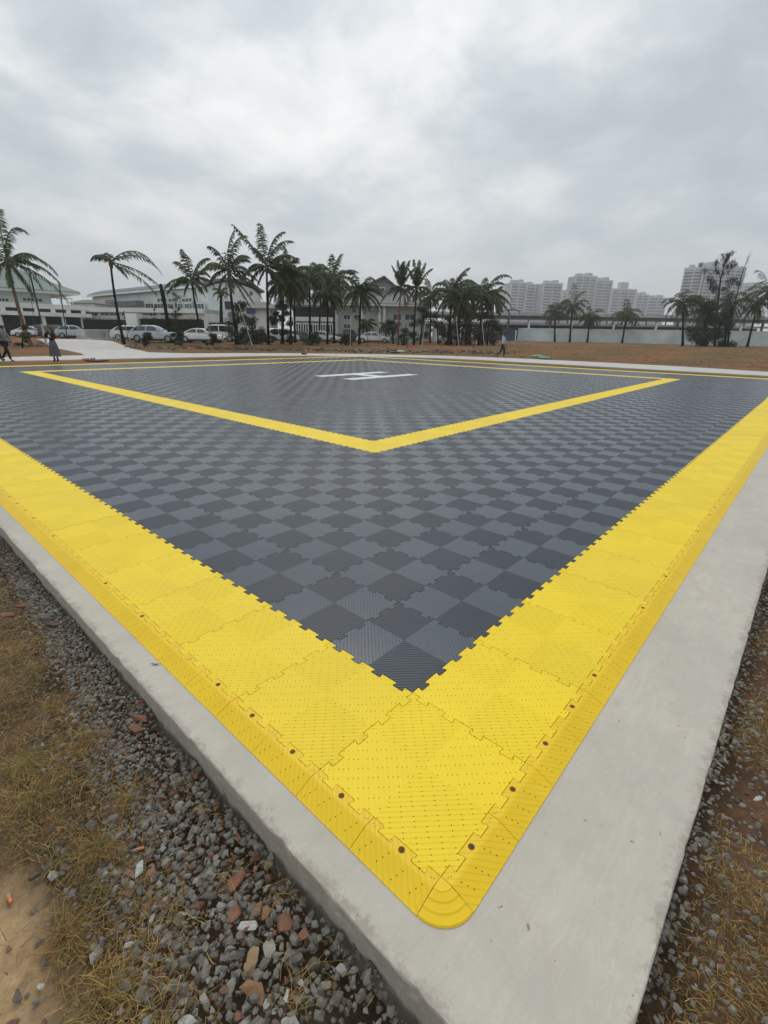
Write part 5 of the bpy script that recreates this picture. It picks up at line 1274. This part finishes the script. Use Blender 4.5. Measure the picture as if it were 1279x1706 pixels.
# dry grass: blades in tangled mats
def gz_np(x, y): return ground_h(x, y) + np.sin(x*9.1+np.sin(y*5.3)*1.7)*np.sin(y*8.3+np.sin(x*4.1)*2.1)*0.012 + np.sin(x*2.3+y*1.1)*0.01
def n2v(x, y, s): return np.sin(x*3.1*s+1.3*np.sin(y*2.3*s)) * np.cos(y*2.7*s+1.1*np.sin(x*3.7*s))
def grass():
    g = np.random.default_rng(12)
    m = leaf_mat('dry grass blade', (0.44, 0.31, 0.115), 0.15)
    X = []; Y = []; LN = []; LF = []; GR = []
    def put(x, y, L, lift, green): X.append(x); Y.append(y); LN.append(L); LF.append(lift); GR.append(green)
    n = 260000; y = -0.8+7.4*g.random(n)**1.35; x = -0.235-1.55*g.random(n); yy = np.maximum(y, 0)
    w = (0.07+0.44*np.exp(-np.maximum(0, yy-0.1)/0.85))+0.05*np.exp(-yy/5); off = -x-.235
    edge = np.clip((off-w*0.55)/0.14, 0.03, 1)
    k = (g.random(n) < edge) & (g.random(n) < 0.72+0.5*n2v(x, y, 1.6)) & ~((x < -0.74-0.05*n2v(x, y, 3)) & (y < 1.0) & (y > -.2) & (g.random(n) < .88))
    x, y = x[k][:100000], y[k][:100000]; c = len(x)
    put(x, y, g.uniform(.012, .065, c), g.uniform(.0, .65, c), .10+.35*np.clip(n2v(x+3, y, .8), 0, 1))
    for px, py, kk, gr in ((300, 1310, 60, 0), (345, 1345, 26, 0), (378, 1468, 60, 0), (470, 1480, 40, 0), (295, 1520, 30, 0), (160, 1420, 260, .1), (60, 1330, 260, .4), (140, 1240, 240, .1), (40, 1270, 240, .5), (210, 1330, 200, 0), (110, 1560, 260, .1), (500, 1650, 50, .3), (180, 1640, 160, .2), (90, 1180, 200, .1), (60, 1120, 160, .2)):
        q = ray(px, py); t = (-0.12-CAM[2])/q[2]; c = CAM+q*t; put(c[0]+g.normal(0, .022, kk), c[1]+g.normal(0, .022, kk), g.uniform(.03, .11, kk), g.uniform(.1, 1.5, kk), np.full(kk, gr))
    n = 170000; x = -0.4+7.4*g.random(n)**1.2; y = -0.52-1.0*g.random(n)**1.3; k = (n2v(x, y, 1.2) > -.45) & (g.random(n) < np.clip((-y-.5)/.15, .15, 1)); x, y = x[k][:85000], y[k][:85000]; c = len(x)
    put(x, y, g.uniform(.008, .045, c), g.uniform(0, .5, c), np.full(c, .22))
    x, y, L, lift, gr = (np.concatenate(q) for q in (X, Y, LN, LF, GR)); n = len(x); K = 3
    a = g.uniform(0, 6.283, n); bend = g.uniform(-1.1, 1.1, n); wd = g.uniform(.0004, .0010, n); z0 = gz_np(x, y)+.002; P = np.stack([x, y, z0+g.uniform(0, .008, n)], 1); up = lift.copy(); V = np.zeros((n, 2*(K+1), 3))
    for i in range(K+1):
        side = np.stack([-np.sin(a), np.cos(a), np.zeros(n)], 1)*(wd*(1-i/K*.85))[:, None]; V[:, 2*i] = P-side; V[:, 2*i+1] = P+side
        d = np.stack([np.cos(a), np.sin(a), up], 1); d /= np.linalg.norm(d, axis=1)[:, None]; P = P+d*(L/K)[:, None]; P[:, 2] = np.maximum(P[:, 2], z0); a = a+bend/K; up = up-lift*.55-.08
    v = g.uniform(.30, 1.35, n); col = np.stack([v, v*.93, v*.78], 1); br = g.random(n) < .38; col[br] = np.stack([v*.50, v*.36, v*.32], 1)[br]; gg = g.random(n) < gr; col[gg] = np.stack([v*.50, v*.72, v*.50], 1)[gg]
    F = np.array([[2*i, 2*i+1, 2*i+3, 2*i+2] for i in range(K)])[None]+(np.arange(n)*2*(K+1))[:, None, None]
    mb = MB(); mb.v = [V.reshape(-1, 3)]; mb.n = n*2*(K+1); mb.f = F.reshape(-1, 4).tolist(); mb.c = [np.repeat(col, 2*(K+1), 0)]
    tag(mb.build('dry_grass', m, colors=True), kind='stuff')
grass()

# rubble ridge at the foot of the palms, and verge weeds
def rubble():
    r = random.Random(44); mb = MB()
    for k in range(900):
        px = r.uniform(205, 860) if k % 8 else r.uniform(-10, 90); p = on(px, 560, r.gauss(46.3, .8)); s = r.uniform(.06, .26)*(1.6 if r.random() < .06 else 1)
        V, F = r.choice(ROCKS); W = (V*s*np.array([1, .8, .6])) @ rotm(r).T + p + Z3*s*.15
        q = r.random(); v = r.uniform(.5, 1.2); col = (.17*v, .085*v, .055*v) if q < .45 else ((.16*v, .15*v, .14*v) if q < .85 else (.32*v, .31*v, .29*v)); mb.add(W, F, col)
    for k in range(900):
        px = r.uniform(830, 1300) if k % 3 else r.uniform(220, 860); D = r.uniform(36, 88) if px > 830 else r.uniform(38, 45); p = on(px, 560, D)
        if p[0] < 34.2 and -15 < p[1] < 35.5: continue
        s = r.uniform(.03, .13); V, F = r.choice(ROCKS); W = (V*s*np.array([1, .8, .5])) @ rotm(r).T + p + Z3*s*.1
        v = r.uniform(.5, 1.1); mb.add(W, F, (.20*v, .10*v, .06*v) if r.random() < .7 else (.26*v, .25*v, .23*v))
    tag(mb.build('rubble', m_stone, colors=True), kind='stuff')
    g = MB()
    for k in range(7000):
        px = r.uniform(-20, 1300); p = on(px, 560, r.uniform(30, 70))
        if p[0] < 34.5 and -15 < p[1] < 34.5: continue
        if 0.5+.5*n2d(p[0], p[1], .12) < r.random()*.9: continue
        if 5 < p[0] < 20 and p[1] > 28 and px < 320: continue
        hh = r.uniform(.02, .07); a = r.uniform(0, 6.28); d = np.array([math.cos(a), math.sin(a), 0])*r.uniform(.02, .08); e = np.array([-d[1], d[0], 0])
        v = r.uniform(.8, 1.3); g.add([p-e*.8, p+e*.8, p+d+Z3*hh], [(0, 1, 2)], (v, v*.95, v*.7))
    tag(g.build('verge_weeds', leaf_mat('verge weed', (0.14, 0.105, 0.045)), colors=True), kind='stuff')
rubble()
def sack(px, py, wpx, hpx, label, seed, group, cat='sack', col=(.20, .40, .29)):
    p = trace(px, py); D = level(p); s = D/FPX; r = random.Random(seed); root = thing('sack', label, cat, p, group); mb = MB(); V = []; F = []; n = 14; m = 8
    for i in range(m+1):
        for k in range(n):
            th = 2*math.pi*k/n; ph = math.pi*i/m; cx = math.copysign(abs(math.cos(th))**.7, math.cos(th)); sx = math.copysign(abs(math.sin(th))**.7, math.sin(th))
            j = 1+r.uniform(-.07, .07); V.append(p + R3*cx*math.sin(ph)*wpx*s*.5*j + F3*sx*math.sin(ph)*wpx*s*.32*j + Z3*(math.cos(ph)*hpx*s*.5*j + hpx*s*.42))
    for i in range(m):
        for k in range(n): F.append((i*n+k, i*n+(k+1) % n, (i+1)*n+(k+1) % n, (i+1)*n+k))
    mb.add(V, F); mb.build('bag', mat('woven sack '+str(col), col, .6, .2, 3), root, smooth=True)
    t = MB(); e = p+R3*wpx*s*.49+Z3*hpx*s*.4; t.tube([e-R3*.04, e+R3*.05, e+R3*.12], [.10, .04, .10], 7); t.build('tied_end', mat('sack tie '+str(col), tuple(c*.8 for c in col), .6), root)
GS = 'green sacks dropped beside the far path'
sack(895, 595.5, 19, 4.2, 'left green sack lying on the dirt beside the path', 1, GS); sack(906, 598.5, 20, 4.2, 'right green sack lying nearest the path edge', 2, GS)
sack(668, 588, 13, 4.5, 'whitish green bundle on the verge beyond the far corner of the pad', 3, 'bundles on the verge', 'bundle', (.40, .52, .45)); sack(656, 588.5, 11, 3, 'dark green leafy bundle left of the whitish one', 4, 'bundles on the verge', 'bundle', (.05, .08, .04))
sack(505, 592, 6, 4.5, 'small dark bag sitting on the path near the far pad corner', 5, None, 'bag', (.05, .03, .03))
sack(146, 600.5, 16, 4, 'pinkish heap of cloth by the far left edge of the pad', 6, None, 'cloth', (.42, .26, .20)); sack(861, 567, 6, 3, 'small orange-white bag at the foot of the blue hoarding', 7, None, 'bag', (.50, .30, .20)); sack(876, 568.5, 5, 2.6, 'small white bag at the foot of the long wall', 8, None, 'bag', (.5, .5, .48))
def mat_roll():
    p = trace(163, 602.5); root = thing('folded_tarpaulin', 'flat dark blue folded tarpaulin by the far left edge of the pad', 'tarpaulin', p); mb = MB(); r = random.Random(3)
    for k in range(3): mb.box(p+Z3*(.015+.026*k)+R3*r.uniform(-.05, .05), (.42-.05*k, .4, .012), [R3, F3, Z3])
    mb.build('folds', mat('dark blue tarpaulin', (.03, .045, .08), .5), root)
mat_roll()

# ------------------------------------------------------------------ people
def skin_obj(name, nodes, edges, m, parent, sub=1):
    bm = bmesh.new(); lay = bm.verts.layers.skin.verify(); o0 = np.array(parent['_o']) if parent is not None else np.zeros(3)
    vs = []
    for i, (p, r_) in enumerate(nodes):
        v = bm.verts.new(Vector(np.array(p)-o0)); v[lay].radius = (r_ if hasattr(r_, '__len__') else (r_, r_)); v[lay].use_root = (i == 0); vs.append(v)
    for a, b in edges: bm.edges.new((vs[a], vs[b]))
    me = bpy.data.meshes.new(name); bm.to_mesh(me); bm.free(); me.materials.append(m)
    o = bpy.data.objects.new(name, me); COL.objects.link(o); s = o.modifiers.new('skin', 'SKIN'); s.use_smooth_shade = True; q = o.modifiers.new('sub', 'SUBSURF'); q.levels = sub; q.render_levels = sub
    if parent is not None: o.parent = parent; o['_o'] = list(parent['_o'])
    return o
m_skin = mat('skin', (0.30, 0.17, 0.11), .5, .05, 8); m_hair = mat('black hair', (.012, .011, .011), .5, .2, 20); m_black = mat('black cloth', (.012, .012, .014), .8, .25, 6); m_shirt = mat('light blue shirt cloth', (.33, .39, .52), .8, .08, 6)
m_greyc = mat('grey cloth', (.20, .205, .21), .85, .12, 6); m_greys = mat('grey skirt cloth', (.10, .10, .115), .85, .15, 6); m_whitec = mat('white cloth', (.5, .5, .5), .8, .06, 6); m_shoe = mat('black shoe', (.015, .015, .015), .4, .2, 6)
def person(px, py, H, label, J, top, legs, long_sleeve=True, skirt=None, hair='short', D=None, emblem=False, hat=False):
    """J: joints in body space (right, ahead-of-viewer, up) for height 1.75"""
    b = trace(px, py) if D is None else on(px, py, D); k = H/1.75
    if hasattr(b, '__len__') and abs(b[2]) < .2: b = b + Z3*.05
    W = lambda p: b + (R3*p[0] + F3*p[1] + Z3*p[2])*k
    root = thing('person', label, 'person', b)
    names = list(J); P = {n: W(J[n]) for n in names}
    def body():
        nd = []; ed = []; ix = {}
        def add(n, p, r_, par=None):
            ix[n] = len(nd); nd.append((p, r_*k if not hasattr(r_, '__len__') else (r_[0]*k, r_[1]*k)))
            if par: ed.append((ix[par], ix[n]))
        add('pelvis', P['pelvis'], .105); add('waist', P['pelvis']*.55+P['chest']*.45, .10, 'pelvis'); add('chest', P['chest'], .125, 'waist'); add('neck', P['neck'], .050, 'chest')
        hd = P['head']; up = (hd-P['neck']); up /= np.linalg.norm(up); add('jaw', hd-up*.055*k, .068, 'neck'); add('cran', hd+up*.03*k, .088, 'jaw'); add('crown', hd+up*.085*k, .060, 'cran')
        fwd = W(J['face'])-b; fwd = fwd/np.linalg.norm(fwd); add('nose', hd+fwd*.095*k-up*.015*k, .014, 'cran')
        for s in 'lr':
            add('sh'+s, P['sh'+s], .055, 'chest'); add('el'+s, P['el'+s], .040, 'sh'+s); add('wr'+s, P['wr'+s], .027, 'el'+s)
            d = P['wr'+s]-P['el'+s]; d /= np.linalg.norm(d); c = np.cross(d, F3+R3*.3); c /= np.linalg.norm(c); e = np.cross(d, c)
            add('pl'+s, P['wr'+s]+d*.06*k, .030, 'wr'+s)
            for f in range(4):
                o_ = c*(f-1.5)*.021*k; L_ = (.060, .070, .066, .050)[f]; a1 = P['wr'+s]+d*.095*k+o_; add('f%d%s' % (f, s), a1, .010, 'pl'+s); add('g%d%s' % (f, s), a1+d*L_*.5*k+e*.010*k, .009, 'f%d%s' % (f, s)); add('h%d%s' % (f, s), a1+d*L_*.85*k+e*.03*k, .007, 'g%d%s' % (f, s))
            a1 = P['wr'+s]+d*.045*k-c*.040*k; add('t1'+s, a1, .011, 'pl'+s); add('t2'+s, a1+d*.035*k-c*.016*k, .009, 't1'+s)
            add('hp'+s, P['hp'+s], .085, 'pelvis'); add('kn'+s, P['kn'+s], .055, 'hp'+s); add('an'+s, P['an'+s], .038, 'kn'+s); add('to'+s, P['to'+s], .030, 'an'+s)
        skin_obj('body', nd, ed, m_skin, root)
    body()
    # top
    nd = [(P['pelvis']+Z3*.02*k, .13*k), (P['pelvis']*.5+P['chest']*.5, .125*k), (P['chest'], .15*k), (P['neck']-Z3*.03*k, .066*k)]; ed = [(0, 1), (1, 2), (2, 3)]
    for s in 'lr':
        i = len(nd); nd += [(P['sh'+s], .074*k), (P['el'+s], .056*k)]; ed += [(2, i), (i, i+1)]
        if long_sleeve: nd.append((P['wr'+s]*.9+P['el'+s]*.1, .042*k)); ed.append((i+1, i+2))
    skin_obj('shirt', nd, ed, top, root)
    if skirt is None:
        nd = [(P['pelvis'], .125*k)]; ed = []
        for s in 'lr':
            i = len(nd); nd += [(P['hp'+s], .105*k), (P['kn'+s], .075*k), (P['an'+s]+Z3*.02*k, .058*k)]; ed += [(0, i), (i, i+1), (i+1, i+2)]
        skin_obj('trousers', nd, ed, legs, root)
    else:
        mb = MB(); V = []; F = []; n = 20; pel = P['pelvis']; zb = b[2]+skirt*k
        for i, t in enumerate((0, .15, .4, .7, 1)):
            z = pel[2]+.10*k+(zb-pel[2]-.10*k)*t; R_ = (.145, .19, .22, .25, .29)[i]*k
            for q in range(n):
                th = 2*math.pi*q/n; w = 1+.06*math.sin(q*2.5)*t; V.append(np.array([pel[0], pel[1], z])+R3*math.cos(th)*R_*w+F3*math.sin(th)*R_*.8*w)
        for i in range(4):
            for q in range(n): F.append((i*n+q, i*n+(q+1) % n, (i+1)*n+(q+1) % n, (i+1)*n+q))
        mb.add(V, F); mb.build('skirt', legs, root, smooth=True)
        for s in 'lr': skin_obj('boot', [(P['an'+s]+Z3*.16*k, .060*k), (P['an'+s], .05*k), (P['to'+s], .04*k)], [(0, 1), (1, 2)], m_shoe, root)
    if skirt is None:
        for s in 'lr': skin_obj('shoe', [(P['an'+s]-Z3*.01*k, .046*k), (P['to'+s], .038*k)], [(0, 1)], m_shoe, root)
    hd = P['head']; fwd = W(J['face'])-b; fwd /= np.linalg.norm(fwd)
    h = MB(); h.sphere(hd+Z3*.045*k-fwd*.022*k, (.098*k, .098*k, .098*k), 12, 8)
    if hair == 'long': h.tube([hd+Z3*.02*k-fwd*.06*k, hd-Z3*.12*k-fwd*.08*k, hd-Z3*.25*k-fwd*.085*k], [.08*k, .085*k, .05*k], 8)
    h.build('hair', m_hair, root, smooth=True)
    if emblem: e = MB(); e.box(P['chest']-F3*.158*k+Z3*.03*k, (.055*k, .006, .07*k), [R3, F3, Z3]); e.build('shirt_print', m_whitec, root)
    return root
stand = dict(pelvis=(0, 0, .95), chest=(0, 0, 1.28), neck=(0, 0, 1.48), head=(0, -.01, 1.63), face=(0, -1, 0))
# man striding right, one arm raised forward
person(836, 597, 1.74, 'person in light blue shirt and black trousers striding right along the far path', dict(pelvis=(0, 0, .93), chest=(.03, 0, 1.26), neck=(.04, 0, 1.46), head=(.07, 0, 1.61), face=(1, -.2, 0),
    shl=(.04, .17, 1.40), ell=(.20, .22, 1.20), wrl=(.42, .20, 1.14), shr=(.02, -.17, 1.40), elr=(-.06, -.21, 1.13), wrr=(.04, -.22, .90),
    hpl=(0, .09, .90), knl=(-.10, .10, .50), anl=(-.42, .10, .13), tol=(-.30, .10, .05), hpr=(.01, -.09, .90), knr=(.10, -.10, .50), anr=(.09, -.10, .08), tor=(.24, -.10, .04)), m_shirt, m_black, long_sleeve=True)
# woman with both hands up at her face
person(95, 605.5, 1.60, 'person in black top and long grey skirt holding both hands up to the face', dict(stand, shl=(-.18, 0, 1.41), ell=(-.27, -.12, 1.20), wrl=(-.10, -.22, 1.50), shr=(.18, 0, 1.41), elr=(.27, -.12, 1.20), wrr=(.10, -.22, 1.50),
    hpl=(-.09, 0, .92), knl=(-.09, -.02, .50), anl=(-.08, 0, .09), tol=(-.09, -.14, .04), hpr=(.09, 0, .92), knr=(.09, -.02, .50), anr=(.09, 0, .09), tor=(.10, -.14, .04)), m_black, m_greys, skirt=.30, hair='long', emblem=True)
walkL = lambda s=1: dict(pelvis=(0, 0, .93), chest=(-.05*s, 0, 1.26), neck=(-.08*s, 0, 1.45), head=(-.11*s, 0, 1.60), face=(-1*s, -.3, 0),
    shl=(-.05*s, -.17, 1.39), ell=(.02*s, -.22, 1.12), wrl=(.12*s, -.22, .88), shr=(-.05*s, .17, 1.39), elr=(-.16*s, .20, 1.14), wrr=(-.26*s, .18, .95),
    hpl=(0, -.09, .90), knl=(-.15*s, -.09, .52), anl=(-.22*s, -.10, .09), tol=(-.36*s, -.10, .05), hpr=(0, .09, .90), knr=(.08*s, .10, .50), anr=(.34*s, .10, .14), tor=(.24*s, .10, .06))
person(15, 604.5, 1.66, 'person in grey shirt and loose black trousers walking at the left edge', walkL(-1), m_greyc, m_black)
person(-1, 604, 1.66, 'person in pale shirt cut off by the left edge of the picture', walkL(-1), m_whitec, m_black)

# ------------------------------------------------------------------ haze
def haze():
    c = np.array([CAM[0]+FH[0]*420, CAM[1]+FH[1]*420, 45.0]); mb = MB(); mb.box((0, 0, 0), (1, 1, 1))
    bpy_m = bpy.data.materials.new('damp air'); bpy_m.use_nodes = True; nt = bpy_m.node_tree; nt.nodes.clear(); out = nt.nodes.new('ShaderNodeOutputMaterial'); v = nt.nodes.new('ShaderNodeVolumePrincipled')
    v.inputs['Color'].default_value = (0.97, 0.985, 1.0, 1); v.inputs['Density'].default_value = HAZE; v.inputs['Anisotropy'].default_value = 0.2; nt.links.new(v.outputs[0], out.inputs['Volume'])
    x = np.array([FH[0], FH[1], 0]); y = np.array([-FH[1], FH[0], 0]); m2 = MB(); m2.box((c[0], c[1], 46), (480, 560, 48.5), [x, y, Z3])
    o = m2.build('haze', bpy_m); tag(o, kind='stuff')
HAZE = 0.00060
haze()
for o in bpy.data.objects:
    if '_o' in o: del o['_o']
